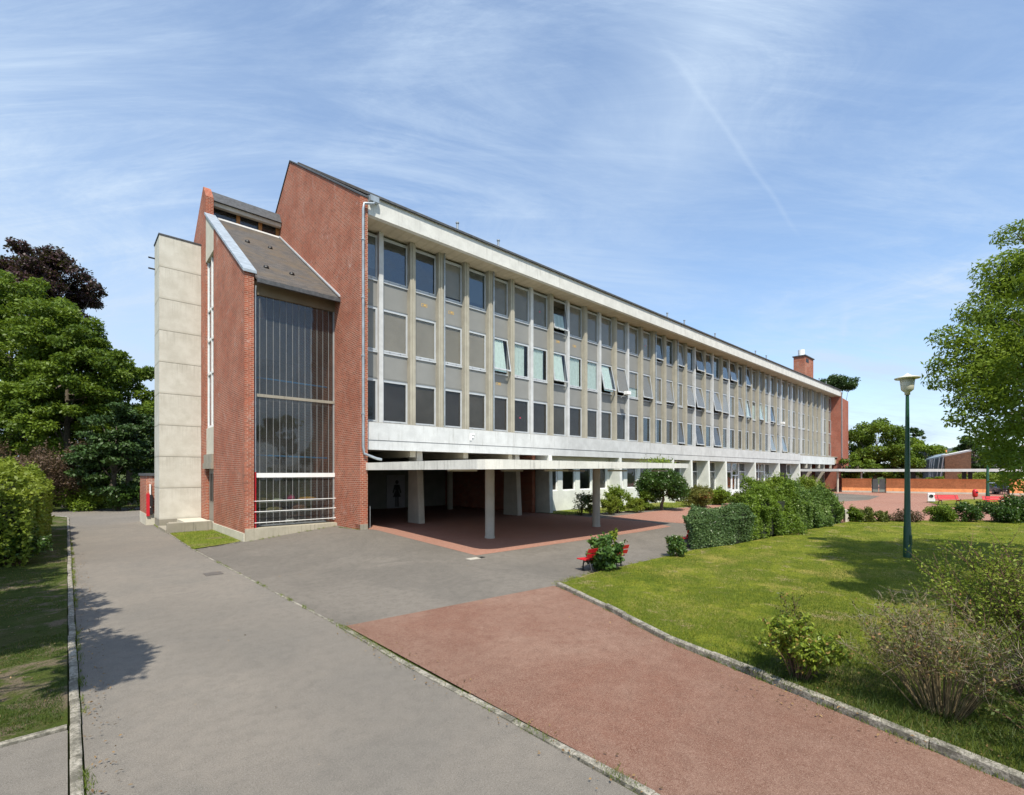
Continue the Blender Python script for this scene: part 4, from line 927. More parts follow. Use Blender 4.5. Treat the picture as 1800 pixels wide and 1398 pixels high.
def fill(rng, cl, n, flat=.6):
    w = np.array([c[1]**2 for c in cl]); idx = rng.choice(len(cl), n, p=w/w.sum())
    C = np.array([c[0] for c in cl])[idx]; Rr = np.array([c[1] for c in cl])[idx]; T = np.array([c[2] for c in cl])[idx]
    d = rng.normal(size=(n, 3)); d /= np.linalg.norm(d, axis=1)[:, None]; r = rng.uniform(.25, 1, n)**.55
    P = C+d*(Rr*r)[:, None]*np.array([1, 1, flat]); N_ = d*.6+np.array([0, 0, .8])
    return P, N_, T*.55+rng.uniform(0, .45, n)
def tree(name, label, base, c, rad, n, size, mat, seed, ncl=60, group=None, cat='tree', trunk_r=.3, flat=.6, zmin=-.75, rc=(.16, .30), aspect=.55, lo=.45, limbs=14, droop=.0, extra=None, bark=None):
    rng = np.random.default_rng(seed); t = thing(name, label, cat, base, group=group)
    cl = clumps(rng, c, rad, ncl, zmin=zmin, rc=rc, lo=lo)
    if extra: cl += [(np.array(e[:3]), e[3], rng.uniform(0, 1)) for e in extra]
    P, N_, T = fill(rng, cl, n, flat)
    b = Vector(base); cc = Vector(c); m = MB(); top = cc+Vector((0, 0, rad[2]*.55))
    k1 = b.lerp(cc, .45)+Vector((rng.normal()*.2, rng.normal()*.2, 0))
    m.tube([b-Vector((0, 0, .2)), b+Vector((0, 0, .5)), k1, cc, top], [trunk_r*1.25, trunk_r, trunk_r*.8, trunk_r*.45, trunk_r*.12], 9)
    order = rng.permutation(len(cl))[:limbs]
    if extra: order = list(order)+list(range(ncl, len(cl)))
    for i in order:
        e = Vector(cl[i][0]); s = k1.lerp(top, rng.uniform(0, .7)); mid_ = s.lerp(e, .5)+Vector((0, 0, -.06*(e-s).length))
        m.tube([s, mid_, e], [trunk_r*.28, trunk_r*.16, trunk_r*.05], 5, cap=False)
    m.build('trunk', bark or M['bark'], t)
    leaf_object('crown', P, N_, size, mat, t, rng, aspect, T, droop)
    return t
LM = {}
LM['mid'] = leafmat('leaf_mid', (.055, .105, .010), (.17, .25, .022))
LM['bright'] = leafmat('leaf_bright', (.08, .145, .012), (.23, .32, .025))
LM['yellow'] = leafmat('leaf_yellowgreen', (.10, .16, .015), (.28, .34, .04), .4)
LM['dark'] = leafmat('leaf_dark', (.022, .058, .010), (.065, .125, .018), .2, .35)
LM['copper'] = leafmat('leaf_copper', (.022, .010, .014), (.060, .022, .026), .2, .5)
LM['bronze'] = leafmat('leaf_bronze', (.05, .03, .022), (.15, .095, .06), .25)
LM['conifer'] = leafmat('leaf_conifer', (.020, .050, .012), (.055, .105, .022), .1)
LM['grey'] = leafmat('leaf_variegated', (.05, .10, .035), (.17, .26, .10), .3, .35, (.55, .62, .32))
LM['hedge'] = leafmat('leaf_hedge', (.06, .12, .014), (.22, .32, .035), .35, .45)
LM['hedge2'] = leafmat('leaf_hedge_dark', (.045, .10, .02), (.17, .26, .05), .3, .45, (.35, .42, .18))
LM['glossy'] = leafmat('leaf_glossy', (.035, .085, .02), (.10, .18, .035), .25, .35, (.42, .42, .06))
LM['red'] = leafmat('leaf_reddish', (.10, .11, .02), (.20, .20, .04), .3, .5, (.34, .10, .05))
LM['sparse'] = leafmat('leaf_sparse', (.06, .085, .015), (.17, .19, .04), .3, .5, (.30, .16, .06))
LM['grass'] = leafmat('grass_blade', (.075, .125, .012), (.22, .27, .035), .35, .7, (.42, .36, .13))
LM['crown'] = leafmat('leaf_crown', (.07, .13, .010), (.22, .31, .022), .4, .65)
LM['weed'] = leafmat('weed_blade', (.03, .06, .01), (.09, .13, .02), .3, .6, (.2, .16, .06))

def gp(x, y): return Vector(G(x, y))
# --- big trees behind the service road on the left
def lt(name, label, x, ytop, ybot, Y, wpx, n, size, mat, seed, **k):
    c = at(x, (ytop+ybot)/2, Y); rz = (ybot-ytop)/2*Y/F; rx = wpx/2*Y/F
    return tree(name, label, (c[0], c[1], -.5), c, (rx, rx*.9, rz), n, size, mat, seed, **k)
lt('copper_beech_tree', 'dark purple leaved copper beech rising behind the green trees', 64, 425, 640, 62, 190, 36000, .40, LM['copper'], 11, ncl=110, trunk_r=.5, rc=(.13, .24))
lt('broadleaf_tree', 'tall green broadleaf tree at the left edge before the copper beech', 20, 470, 860, 50, 240, 62000, .34, LM['mid'], 12, ncl=160, trunk_r=.4, rc=(.13, .25), group='trees behind the road')
lt('broadleaf_tree', 'tall green broadleaf tree in the middle of the left tree group', 118, 528, 880, 48, 190, 58000, .32, LM['mid'], 13, ncl=150, trunk_r=.4, rc=(.13, .25), group='trees behind the road')
lt('broadleaf_tree', 'lower green broadleaf tree half hidden by the concrete tower', 225, 600, 890, 52, 140, 40000, .32, LM['mid'], 14, ncl=120, trunk_r=.35, rc=(.14, .26), group='trees behind the road')
lt('conifer_tree', 'dark conifer with layered boughs left of the concrete tower', 205, 700, 915, 44, 130, 26000, .30, LM['conifer'], 15, ncl=70, trunk_r=.3, flat=.3, rc=(.2, .34), zmin=-1)
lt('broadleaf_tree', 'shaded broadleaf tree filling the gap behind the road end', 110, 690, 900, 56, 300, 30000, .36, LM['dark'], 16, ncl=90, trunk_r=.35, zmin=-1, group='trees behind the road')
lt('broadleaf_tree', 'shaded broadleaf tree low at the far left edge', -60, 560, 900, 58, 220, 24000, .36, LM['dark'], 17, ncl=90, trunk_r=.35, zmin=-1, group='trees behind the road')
# undergrowth at the road end
def shrub(name, label, c, rad, n, size, mat, seed, ncl=26, group=None, stems=8, flat=.8, lo=.35, rc=(.28, .46), aspect=.5, cat='shrub', zmin=-.4, stemmat=None, box=False, tintshift=0):
    rng = np.random.default_rng(seed); c = np.array(c, float); z0 = gz(c[0], c[1])
    t = thing(name, label, cat, (c[0], c[1], z0), group=group)
    cl = clumps(rng, c, rad, ncl, lo=lo, zmin=zmin, rc=rc)
    cl = [q for q in cl]
    P, N_, T = fill(rng, cl, n, flat); ok = P[:, 2] > z0+.03; P, N_, T = P[ok], N_[ok], T[ok]
    P, N_, T = shoots(P, N_, T, c, rng, max(12, n//45), .38*rad[2])
    m = MB(); b = Vector((c[0], c[1], z0))
    for i in range(min(stems, len(cl))):
        e = Vector(cl[i][0]); s = b+Vector((rng.normal()*.08, rng.normal()*.08, -.05)); r0 = .012+.012*rad[2]
        m.tube([s, s.lerp(e, .5)+Vector((0, 0, .1*rad[2])), e], [r0, r0*.7, r0*.3], 5, cap=False)
    m.build('stem', stemmat or M['stem'], t); leaf_object('foliage', P, N_, size, mat, t, rng, aspect, np.clip(T+tintshift, 0, 1))
    return t
def sh_px(name, label, x, ytop, ybot, wpx, n, size, mat, seed, depth=1.0, ground=None, **k):
    b = G(*(ground or (x, ybot))); Y = b[1]; top_ = H+(HY-ytop)/F*Y; h_ = top_-b[2]; X = (x-900)/F*Y; rx = wpx/2*Y/F
    return shrub(name, label, (X, Y, b[2]+h_*.5), (rx*.86, rx*.86*depth, h_*.46), n, size, mat, seed, zmin=-1, **k)
sh_px('shrub', 'green undergrowth shrub where the road ends', 160, 845, 897, 110, 9000, .22, LM['bright'], 21, group='shrubs at the road end')
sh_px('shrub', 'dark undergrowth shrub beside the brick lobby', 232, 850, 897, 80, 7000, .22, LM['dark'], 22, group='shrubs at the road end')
sh_px('bronze_shrub', 'purple brown leaved shrub behind the left hedge', 60, 772, 900, 230, 26000, .17, LM['bronze'], 23, depth=.6, ncl=50, rc=(.16, .28))
# left hedge along the verge
def hedge(name, label, quad, h, n, size, mat, seed, bulge=.12, group=None, cat='hedge', core=True, zoff=0, aspect=.55, round_=.25, loose=1.):
    # quad: 4 ground points (world xy) ; leaves on a lumpy rounded block
    rng = np.random.default_rng(seed); q = np.array(quad, float); c = q.mean(0); z0 = gz(*c)+zoff
    t = thing(name, label, cat, (c[0], c[1], z0), group=group)
    hs = h if hasattr(h, '__len__') else (h,)*4
    def S(a, b): return (q[0]*(1-a)[:, None]+q[1]*a[:, None])*(1-b)[:, None]+(q[3]*(1-a)[:, None]+q[2]*a[:, None])*b[:, None]
    lx = (np.linalg.norm(q[1]-q[0])+np.linalg.norm(q[2]-q[3]))/2; ly = (np.linalg.norm(q[3]-q[0])+np.linalg.norm(q[2]-q[1]))/2; hm = np.mean(hs)
    ar = np.array([lx*ly, lx*hm, lx*hm, ly*hm, ly*hm]); f = rng.choice(5, n, p=ar/ar.sum()); a = rng.uniform(0, 1, n); b = rng.uniform(0, 1, n); w = rng.uniform(0, 1, n)
    a = np.where(f == 3, 0, np.where(f == 4, 1, a)); b = np.where(f == 1, 0, np.where(f == 2, 1, b)); w = np.where(f == 0, 1, w)
    # round the edges
    e = np.minimum(np.minimum(a, 1-a)*lx, np.minimum(b, 1-b)*ly)/(round_*hm); cut = np.clip(1-e, 0, 1)**2*.22
    w = np.minimum(w, 1-cut*.9)
    ph = rng.uniform(0, 6, 6); XY = S(a, b); HH = (hs[0]*(1-a)+hs[1]*a)*(1-b)+(hs[3]*(1-a)+hs[2]*a)*b
    lump = bulge*(np.sin(XY[:, 0]*2.1+ph[0]+w*4)+np.sin(XY[:, 1]*2.7+ph[1]-w*3)+np.sin((XY[:, 0]+XY[:, 1])*4.3+ph[2])*.6)
    dirxy = np.zeros((n, 3)); out = XY-c; out /= np.linalg.norm(out, axis=1)[:, None]+1e-6
    side = np.where(f > 0, 1., .0)[:, None]; dirxy[:, :2] = out*side; dirxy[:, 2] = (1-side[:, 0])
    P = np.column_stack([XY, z0+w*HH*.97])+dirxy*(lump+rng.normal(0, .05*max(.4, hm*.5), n)-.04*(w < .15)*hm)[:, None]
    P[:, 2] = np.maximum(P[:, 2], z0+.03)
    keep = ~((w < .08) & (rng.uniform(0, 1, n) < .6)); P = P[keep]; N_ = dirxy[keep]+np.array([0, 0, .35])
    T = .5*(np.sin(XY[:, 0]*1.3+ph[3])*np.sin(XY[:, 1]*1.6+w*5+ph[4])*.5+.5)+rng.uniform(0, .5, n)
    P, N_, T = shoots(P, N_, T[keep], (c[0], c[1], z0+hm*.3), rng, int(n/90), .42*loose)
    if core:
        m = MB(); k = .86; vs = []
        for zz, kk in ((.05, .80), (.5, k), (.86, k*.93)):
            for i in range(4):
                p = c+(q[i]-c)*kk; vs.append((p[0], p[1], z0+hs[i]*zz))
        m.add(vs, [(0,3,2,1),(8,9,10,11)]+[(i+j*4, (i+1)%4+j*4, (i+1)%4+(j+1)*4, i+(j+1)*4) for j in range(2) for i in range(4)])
        m.build('dark_core', M['hedgecore'], t)  # added solid near-black block filling the hedge, keeps gaps from showing through
    leaf_object('foliage', P, N_, size, mat, t, rng, aspect, T)
    return t
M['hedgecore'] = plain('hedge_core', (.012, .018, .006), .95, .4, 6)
def quad_px(*pts): return [G(*p)[:2] for p in pts]
def uvq(*pts): return [uv2w(*p) for p in pts]
hedge('hedge', 'big bright green overgrown hedge along the verge at the left edge', uvq((-12.3, 1.5), (-12.1, 17), (-16.5, 18), (-17.5, 2)), (3.4, 3.5, 3.8, 3.9), 68000, .17, LM['yellow'], 31, bulge=.22)
shrub('shrub', 'small dark green shrub at the foot of the left hedge', (*uv2w(-12.6, 2.2), .1), (.9, .9, .7), 4000, .14, LM['dark'], 32, group=None)
# unseen neighbours that cast the leafy shadows on the road and verge
def shade_tree(label, c, rad, n, size, seed, base=None, mat=None, **k):
    return tree('shade_tree', label, base or (c[0]-1.0, c[1], gz(c[0], c[1])), c, rad, n, size, mat or LM['bright'], seed, ncl=k.pop('ncl', 40), trunk_r=.2, **k)
for i, (c, rad, n, lb) in enumerate((((-8.9, 3.3, 7.0), (3.2, 2.6, 2.6), 17000, 'nearest broadleaf tree beyond the left edge, over the road'), ((-13.6, 7.8, 6.4), (3.1, 2.6, 2.5), 15000, 'second broadleaf tree beyond the left edge, over the verge'),
        ((-19.9, 13.0, 6.2), (2.7, 2.6, 2.3), 10000, 'third broadleaf tree beyond the left edge, beside the hedge'),
        ((-11.6, 5.5, 7.0), (2.5, 2.2, 2.3), 12000, 'broadleaf tree beyond the left edge between the nearest and the second'), ((-16.9, 10.5, 6.6), (2.9, 2.5, 2.3), 12000, 'broadleaf tree beyond the left edge between the second and the third'))):
    shade_tree(lb, c, rad, n, .20, 41+i, group='trees beyond the left edge', rc=(.15, .28), base=(c[0]-2.5, c[1], -.5))
# --- right side big tree with drooping limbs
ex = [(*at(x, y, Y*.64), r*.62) for x, y, Y, r in ((1700, 620, 23, 1.3), (1665, 665, 23, 1.0), (1675, 590, 23, 1.0), (1715, 700, 22, 1.2), (1720, 545, 24, 1.1), (1760, 470, 24, 1.3), (1785, 410, 25, 1.0), (1750, 760, 21, 1.2), (1790, 800, 20, 1.1),
      (1735, 655, 22, 1.4), (1775, 560, 23, 1.6), (1690, 735, 22, .7), (1790, 700, 21, 1.6), (1755, 510, 24, 1.2), (1650, 640, 23, .6), (1770, 745, 21, 1.1), (1800, 830, 19, .7), (1735, 600, 23, 1.4), (1800, 640, 22, 1.8), (1800, 480, 24, 1.6), (1770, 655, 25, 1.8), (1740, 700, 25, 1.5), (1790, 770, 23, 1.6), (1760, 800, 23, 1.0), (1715, 670, 25, 1.2), (1785, 845, 21, .8))]
tc_ = at(1975, 600, 14.8)
tree('broadleaf_tree', 'large leafy tree leaning in from the right edge over the lawn', (tc_[0]+1, tc_[1], gz(tc_[0], tc_[1])), tc_, (3.7, 3.4, 3.9), 82000, .135, LM['crown'], 51, ncl=150, trunk_r=.28, flat=.58, rc=(.10, .20), extra=ex, limbs=34, aspect=.38, droop=.35, zmin=-.8)
shade_tree('broadleaf tree beyond the right edge shading the lawn', (13.7, 9.5, 7.1), (3.4, 3.0, 2.4), 30000, .18, 52, base=(17.5, 10, -.4), rc=(.15, .26), group='trees beyond the right edge')
shade_tree('small tree beyond the right edge shading the shrubs', (9.9, 3.5, 4.6), (3.0, 1.9, 1.5), 7000, .15, 53, base=(11.5, 2.5, -.4), rc=(.2, .3), ncl=24, group='trees beyond the right edge')
# --- trees beyond the far wall
def ft(label, x, ytop, ybot, Y, w, n, size, mat, seed, name='broadleaf_tree', **k): return lt(name, label, x, ytop, ybot, Y, w, n, size, mat, seed, group=k.pop('group', 'trees beyond the orange wall'), **k)
ft('broad dark green tree next to the far brick block', 1540, 738, 840, 92, 105, 24000, .42, LM['mid'], 61, ncl=70, zmin=-1)
ft('lighter green tree right of the lamp post pole', 1628, 770, 845, 100, 80, 18000, .40, LM['bright'], 62, ncl=50, zmin=-1)
ft('pointed conifer showing above the trees beyond the wall', 1607, 742, 840, 108, 34, 8000, .36, LM['conifer'], 63, name='conifer_tree', ncl=40, zmin=-1, group=None)
ft('green tree just behind the metal gate', 1572, 785, 850, 90, 80, 14000, .4, LM['mid'], 64, ncl=50, zmin=-1)
ft('dark evergreen beside the brick annex building', 1712, 755, 850, 98, 60, 12000, .4, LM['conifer'], 65, name='conifer_tree', ncl=50, zmin=-1, group=None)
ft('dark tree behind the parked car', 1775, 780, 860, 90, 90, 12000, .4, LM['dark'], 66, ncl=50, zmin=-1)
ft('tree between the white houses', 1755, 760, 850, 128, 70, 9000, .45, LM['mid'], 67, ncl=40, zmin=-1)
ft('low green tree over the wall beyond the short brick wall', 1508, 800, 852, 84, 60, 9000, .36, LM['mid'], 68, ncl=40, zmin=-1)
ft('low bright bush over the orange wall under the walkway', 1725, 832, 852, 76, 70, 6000, .28, LM['yellow'], 69, name='shrub', ncl=24, zmin=-1)
ft('low green bush over the orange wall behind the lamp post', 1640, 838, 856, 78, 40, 4000, .28, LM['bright'], 70, name='shrub', ncl=20, zmin=-1)
c = at(1470, 679, 110); tree('pine_tree', 'umbrella shaped pine crown showing above the far end of the roof', (c[0]+1, c[1]+1, 0), c, (4.0, 3.6, 2.1), 16000, .34, LM['conifer'], 71, ncl=46, flat=.6, trunk_r=.35, rc=(.22, .34), zmin=-.4, limbs=3)
# --- planting against the ground floor
sh_px('shrub', 'thin dark shrub with bare stems by the ground floor wall', 1022, 862, 906, 46, 900, .12, LM['dark'], 81, ncl=16, stems=14)
sh_px('shrub', 'thin olive shrub seen beside the right canopy pillar', 1036, 865, 906, 34, 1500, .12, LM['sparse'], 82, ncl=14, stems=10)
sh_px('shrub', 'yellow green rounded shrub right of the canopy pillar', 1072, 868, 905, 36, 4500, .12, LM['yellow'], 83)
sh_px('shrub', 'taller bright green shrub behind the yellow green one', 1086, 851, 902, 40, 6500, .12, LM['bright'], 84)
sh_px('shrub', 'low yellow green shrub between the bright shrub and the dark clipped tree', 1117, 876, 901, 34, 4000, .12, LM['yellow'], 85)
sh_px('shrub', 'dark green shrub at the left foot of the clipped tree', 1137, 863, 898, 32, 4500, .12, LM['mid'], 86)
b = G(1163, 897); c = at(1164, 856, b[1]); tree('clipped_tree', 'dark evergreen tree clipped to a broad dome with its trunk showing', b, c, (1.85, 1.7, 1.45), 30000, .14, LM['dark'], 87, ncl=90, flat=.9, rc=(.22, .34), lo=.6, zmin=-.75, trunk_r=.13, aspect=.6)
sh_px('hedge', 'mixed reddish and green hedge before the ground floor windows', 1228, 857, 892, 62, 9000, .14, LM['red'], 88, cat='hedge')
sh_px('hedge', 'green clipped hedge right of the reddish hedge', 1268, 860, 888, 46, 7500, .14, LM['bright'], 89, cat='hedge')
sh_px('shrub', 'pale low shrub before the ground floor doors', 1300, 866, 890, 36, 4000, .14, LM['sparse'], 90)
c = np.array([*uv2w(14.3, -8.6), 3.62]); rw = np.random.default_rng(130); tw_ = thing('weed_tuft', 'small green self sown weed growing on the right end of the canopy roof', 'plant', (c[0], c[1], 3.48))
MB().tube([c-np.array([0, 0, .15]), c+np.array([.05, 0, .3])], .01, 5).tube([c-np.array([0, 0, .15]), c+np.array([-.3, .1, .15])], .008, 5).build('stem', M['stem'], tw_)
leaf_object('foliage', c+rw.normal(0, 1, (520, 3))*np.array([.42, .3, .12]), np.tile([0, 0, 1.], (520, 1)), .11, LM['bright'], tw_, rw)
# --- foreground hedge group
hA = [G(1216, 968)[:2], G(1322, 957)[:2]]; 
def back(p, d, k=.2): return (p[0]+k*d, p[1]+d)
hedge('hedge', 'squared variegated hedge at the near end of the shrub row', [hA[0], hA[1], back(hA[1], 2.2, .55), back(hA[0], 2.2, .3)], (1.6, 1.75, 1.8, 1.7), 42000, .088, LM['grey'], 91, bulge=.10, loose=.35)
hB = [G(1316, 955)[:2], G(1400, 940)[:2], G(1476, 924)[:2]]
hedge('hedge', 'tall loose bright green hedge behind the variegated one', [hB[0], hB[1], back(hB[1], 3.2, .55), back(hB[0], 2.8, .3)], (1.95, 2.1, 2.4, 2.5), 46000, .11, LM['hedge'], 92, bulge=.30)
hedge('hedge', 'darker green far end of the loose hedge row', [hB[1], hB[2], back(hB[2], 3.2, .55), back(hB[1], 3.2, .3)], (1.95, 1.35, 1.6, 2.2), 38000, .11, LM['hedge2'], 93, bulge=.26)
def ball(label, x, y, Y, r, mat, seed, n=9000, name='clipped_bush'):
    c = at(x, y, Y); return shrub(name, label, (c[0], c[1], (c[2]+gz(c[0], c[1]))/2+.25), (r, r, (c[2]+r-gz(c[0], c[1]))/2), n, .11, mat, seed, ncl=50, lo=.7, rc=(.3, .4), zmin=-1)
ball('rounded green and orange tinted bush behind the loose hedge', 1366, 862, 31, 1.15, LM['bright'], 94)
ball('clipped round green bush behind the loose hedge, right one', 1411, 862, 34, 1.0, LM['bright'], 95)
ball('upright yellow green shrub between the round bushes and the undercroft', 1432, 862, 32, .75, LM['yellow'], 96, 6000, 'shrub')
ball('small leafy shrub left of the rounded bush before the white fins', 1335, 872, 30, .9, LM['yellow'], 97, 6000, 'shrub')
# --- bushes along the far edge of the lawn
for i, (x, yt, w, mt, lb, n) in enumerate(((1502, 893, 26, 'mid', 'small green bush beside the bollard', 2500), (1525, 893, 34, 'sparse', 'open green bush right of the bollard', 2600), (1552, 895, 26, 'sparse', 'small open bush left of the lamp post', 1600),
        (1590, 899, 54, 'bronze', 'low brownish bush behind the lamp post', 1500), (1655, 889, 50, 'mid', 'dense green bush before the far red bench', 5200), (1700, 881, 46, 'dark', 'open bush with bare arching stems at the lawn edge', 2600), (1776, 878, 86, 'dark', 'dark green hedge like bush at the right edge of the lawn', 12000))):
    sh_px('shrub', lb, x, yt, 921, w, n, .12, LM[mt], 100+i, stems=14, ground=(x, 922), group='low bushes along the far lawn edge')
# --- rose bush and small shrub on the near corner of the lawn
sh_px('rose_bush', 'green rose bush with a yellow flowering top in front of the red bench', 1068, 938, 1005, 76, 3300, .13, LM['glossy'], 111, stems=16, aspect=.85, rc=(.22, .36), ncl=30)
sh_px('shrub', 'upright yellow tipped shoot rising from the rose bush', 1077, 928, 990, 16, 160, .12, LM['yellow'], 112, stems=6, aspect=.8, ground=(1072, 1003))
sh_px('shrub', 'small glossy shrub at the lawn edge before the second bench', 1187, 940, 981, 42, 1500, .12, LM['glossy'], 113, stems=12, ncl=20)

# --- foreground shrubs
def stemmy(name, label, base, h, spread, nst, leafn, leafs, mat, stemmat, seed, r0=.011, branch=4, lean=(0, 0), leaf_lo=.3, aspect=.5, cat='shrub', twigtop=0):
    rng = np.random.default_rng(seed); t = thing(name, label, cat, base); m = MB(); tips = []; tops = MB()
    for i in range(nst):
        a = rng.uniform(0, 2*math.pi); s = spread*rng.uniform(.15, 1)**.8; hh = h*rng.uniform(.62, 1.05)*(1-.22*s/spread)
        b = Vector(base)+Vector((math.cos(a)*s*.22, math.sin(a)*s*.22, -.03)); e = Vector(base)+Vector((math.cos(a)*s+lean[0], math.sin(a)*s+lean[1], hh))
        k1 = b.lerp(e, .4)+Vector((0, 0, .10*hh)); k2 = b.lerp(e, .75)+Vector((0, 0, .06*hh))
        w = lambda q: q+Vector(rng.normal(0, .02, 3))
        pts = [b, w(k1), w(k2), e]; r = r0*rng.uniform(.6, 1.2); m.tube(pts, [r, r*.75, r*.5, r*.25], 5, cap=False)
        for seg in range(3):
            for q in np.linspace(0, 1, 5)[:4]: tips.append((pts[seg].lerp(pts[seg+1], q), seg+q))
        for j in range(branch):
            q = rng.uniform(.35, 1); seg = min(2, int(q*3)); p = pts[seg].lerp(pts[seg+1], q*3-seg); L = h*rng.uniform(.10, .28)
            dd = (e-b).normalized()*.7+Vector(rng.normal(0, .6, 3)); dd.z = abs(dd.z)*.8+.1; dd.normalize(); e2 = p+dd*L
            m.tube([p, p.lerp(e2, .5)+Vector(rng.normal(0, .01, 3)), e2], [r*.45, r*.35, r*.2], 4, cap=False)
            for qq in (.3, .6, .9, 1): tips.append((p.lerp(e2, qq), 3))
            for jj in range(twigtop):
                p3 = p.lerp(e2, rng.uniform(.3, 1)); d3 = dd*.5+Vector(rng.normal(0, .6, 3)); e3 = p3+d3*L*.35; tops.tube([p3, e3], [r*.25, r*.12], 3, cap=False)
    m.build('stems', stemmat, t)
    if tops.v: tops.build('twigs', M['twig'], t)
    tp = np.array([p[0] for p in tips]); wt_ = np.array([max(0, p[1]-leaf_lo*3) for p in tips]); idx = rng.choice(len(tp), leafn, p=wt_/wt_.sum())
    P = tp[idx]+rng.normal(0, .022, (leafn, 3))*h; P[:, 2] = np.maximum(P[:, 2], base[2]+.02)
    leaf_object('foliage', P, np.tile([0, 0, 1.], (leafn, 1)), leafs, mat, t, rng, aspect)
    return t
b = gp(1405, 1200); b.z = lawnz(b.x, b.y)-.02
stemmy('shrub', 'bright leafy shrub with a few red leaves beside the lawn kerb', b, 1.0, .66, 34, 4200, .085, leafmat('leaf_front', (.11, .18, .02), (.32, .38, .045), .35, .4, (.30, .20, .06)), M['stem'], 121, branch=4, leaf_lo=.1)
b2_ = gp(1398, 1190); b2_.z = lawnz(b2_.x, b2_.y)-.02
stemmy('shrub', 'dark grey green seeding shoots standing up behind the bright leafy shrub', b2_+Vector((.05, .25, 0)), 1.25, .30, 9, 420, .07, LM['sparse'], M['stem'], 122, branch=5, leaf_lo=.4)
b = gp(1652, 1262); b.z = lawnz(b.x, b.y)-.02
stemmy('twiggy_shrub', 'large half bare twiggy shrub with dry pale top at the lower right', b, 1.62, 1.12, 96, 4300, .05, LM['sparse'], M['olive'], 123, r0=.011, branch=5, leaf_lo=.35, lean=(-.05, .1), twigtop=3)
b = Vector((8.0, 7.3, 0)); b.z = lawnz(b.x, b.y)
stemmy('shrub', 'arching green shrub leaning in at the right edge', b, 2.3, 1.15, 64, 10500, .055, LM['yellow'], M['stem'], 124, branch=9, leaf_lo=.25, lean=(-.1, .2))
b = Vector((6.6, 5.6, 0)); b.z = lawnz(b.x, b.y)
stemmy('shrub', 'dark weedy shrub low at the bottom right corner', b, .75, .8, 40, 2600, .05, LM['weed'], M['stem'], 125, branch=4, leaf_lo=.1)

# --- grass blades
def blades(name, label, pts, zf, h, w, mat, seed, cat='grass'):
    rng = np.random.default_rng(seed); n = len(pts); Z = np.array([zf(*p) for p in pts]); a = rng.uniform(0, 2*np.pi, n); hh = h*rng.uniform(.5, 1.4, n)
    B = np.column_stack([pts, Z-.01]); s = np.column_stack([np.cos(a), np.sin(a), np.zeros(n)])*w/2
    tip = B+np.column_stack([rng.normal(0, .45, n)*hh, rng.normal(0, .45, n)*hh, hh])
    V = np.stack([B-s, B+s, tip], 1).reshape(-1, 3).astype(np.float32)
    me = bpy.data.meshes.new(name); me.vertices.add(3*n); me.vertices.foreach_set('co', V.ravel()); me.loops.add(3*n); me.loops.foreach_set('vertex_index', np.arange(3*n, dtype=np.int32))
    me.polygons.add(n); me.polygons.foreach_set('loop_start', np.arange(0, 3*n, 3, dtype=np.int32)); me.polygons.foreach_set('loop_total', np.full(n, 3, np.int32))
    at_ = me.attributes.new('tint', 'FLOAT', 'POINT'); pp_ = pts*1.0
    T = np.clip(.5+.3*np.sin(pp_[:, 0]*1.1)*np.sin(pp_[:, 1]*.9)+rng.normal(0, .22, n), 0, 1); at_.data.foreach_set('value', np.repeat(T, 3).astype(np.float32))
    me.update(calc_edges=True); me.materials.append(mat); o = bpy.data.objects.new(name, me); COL.objects.link(o); return tagit(o, label, cat, kind='stuff')
def inside(poly, P):
    x, y = P[:, 0], P[:, 1]; r = np.zeros(len(P), bool); j = len(poly)-1
    for i in range(len(poly)):
        xi, yi = poly[i]; xj, yj = poly[j]; c = ((yi > y) != (yj > y)) & (x < (xj-xi)*(y-yi)/(yj-yi+1e-12)+xi); r ^= c; j = i
    return r
rng = np.random.default_rng(5)
lp = [uv2w(*p) for p in [(-.2, -14.0), (1.84, -13.6), (9, -13.6), (14, -14.5), (24.3, -16.15), (30.1, -23.2), (24, -36), (-4, -32), (-3.5, -24.2), (-2.1, -18.75), (-1.0, -16.4)]]
Yv = 3.6*(30/3.6)**rng.uniform(0, 1, 620000); Xv = rng.uniform(-.05, 1.10, len(Yv))*Yv; Pp = np.column_stack([Xv, Yv]); Pp = Pp[inside(lp, Pp)]
# thin the sward in worn patches
bare = (np.sin(Pp[:, 0]*1.7+1)*np.sin(Pp[:, 1]*1.3+2)+.5*np.sin(Pp[:, 0]*4.1)*np.sin(Pp[:, 1]*3.7)); Pp = Pp[(bare < .55) | (rng.uniform(0, 1, len(Pp)) < .35)]
bed_ = [uv2w(*p) for p in [(-2.38, -20.3), (-3.30, -23.7), (-5.2, -31), (-2, -31), (.6, -25.5), (.2, -23.2), (-.9, -21.8), (-1.6, -20.4)]]
Pp = Pp[(~inside(bed_, Pp)) | (rng.uniform(0, 1, len(Pp)) < .5)]
blades('grass', 'short sunlit grass blades on the lawn', Pp, lawnz, .052, .012, LM['grass'], 6)
vp = [uv2w(*p) for p in [(-11.2, -14.5), (-11.2, 26), (-14, 26), (-15, -14.5)]]
Yv = 6.2*(38/6.2)**rng.uniform(0, 1, 150000); Xv = -Yv*rng.uniform(.55, 1.1, len(Yv)); Pv = np.column_stack([Xv, Yv]); Pv = Pv[inside(vp, Pv)]
bare = np.sin(Pv[:, 0]*1.3)*np.sin(Pv[:, 1]*.9+1)+.4*np.sin(Pv[:, 0]*5)*np.sin(Pv[:, 1]*3.1); Pv = Pv[bare < .3]
blades('grass', 'sparse grass on the shaded verge left of the road', Pv, lambda x, y: gz(x, y)+.03, .045, .012, LM['weed'], 7)
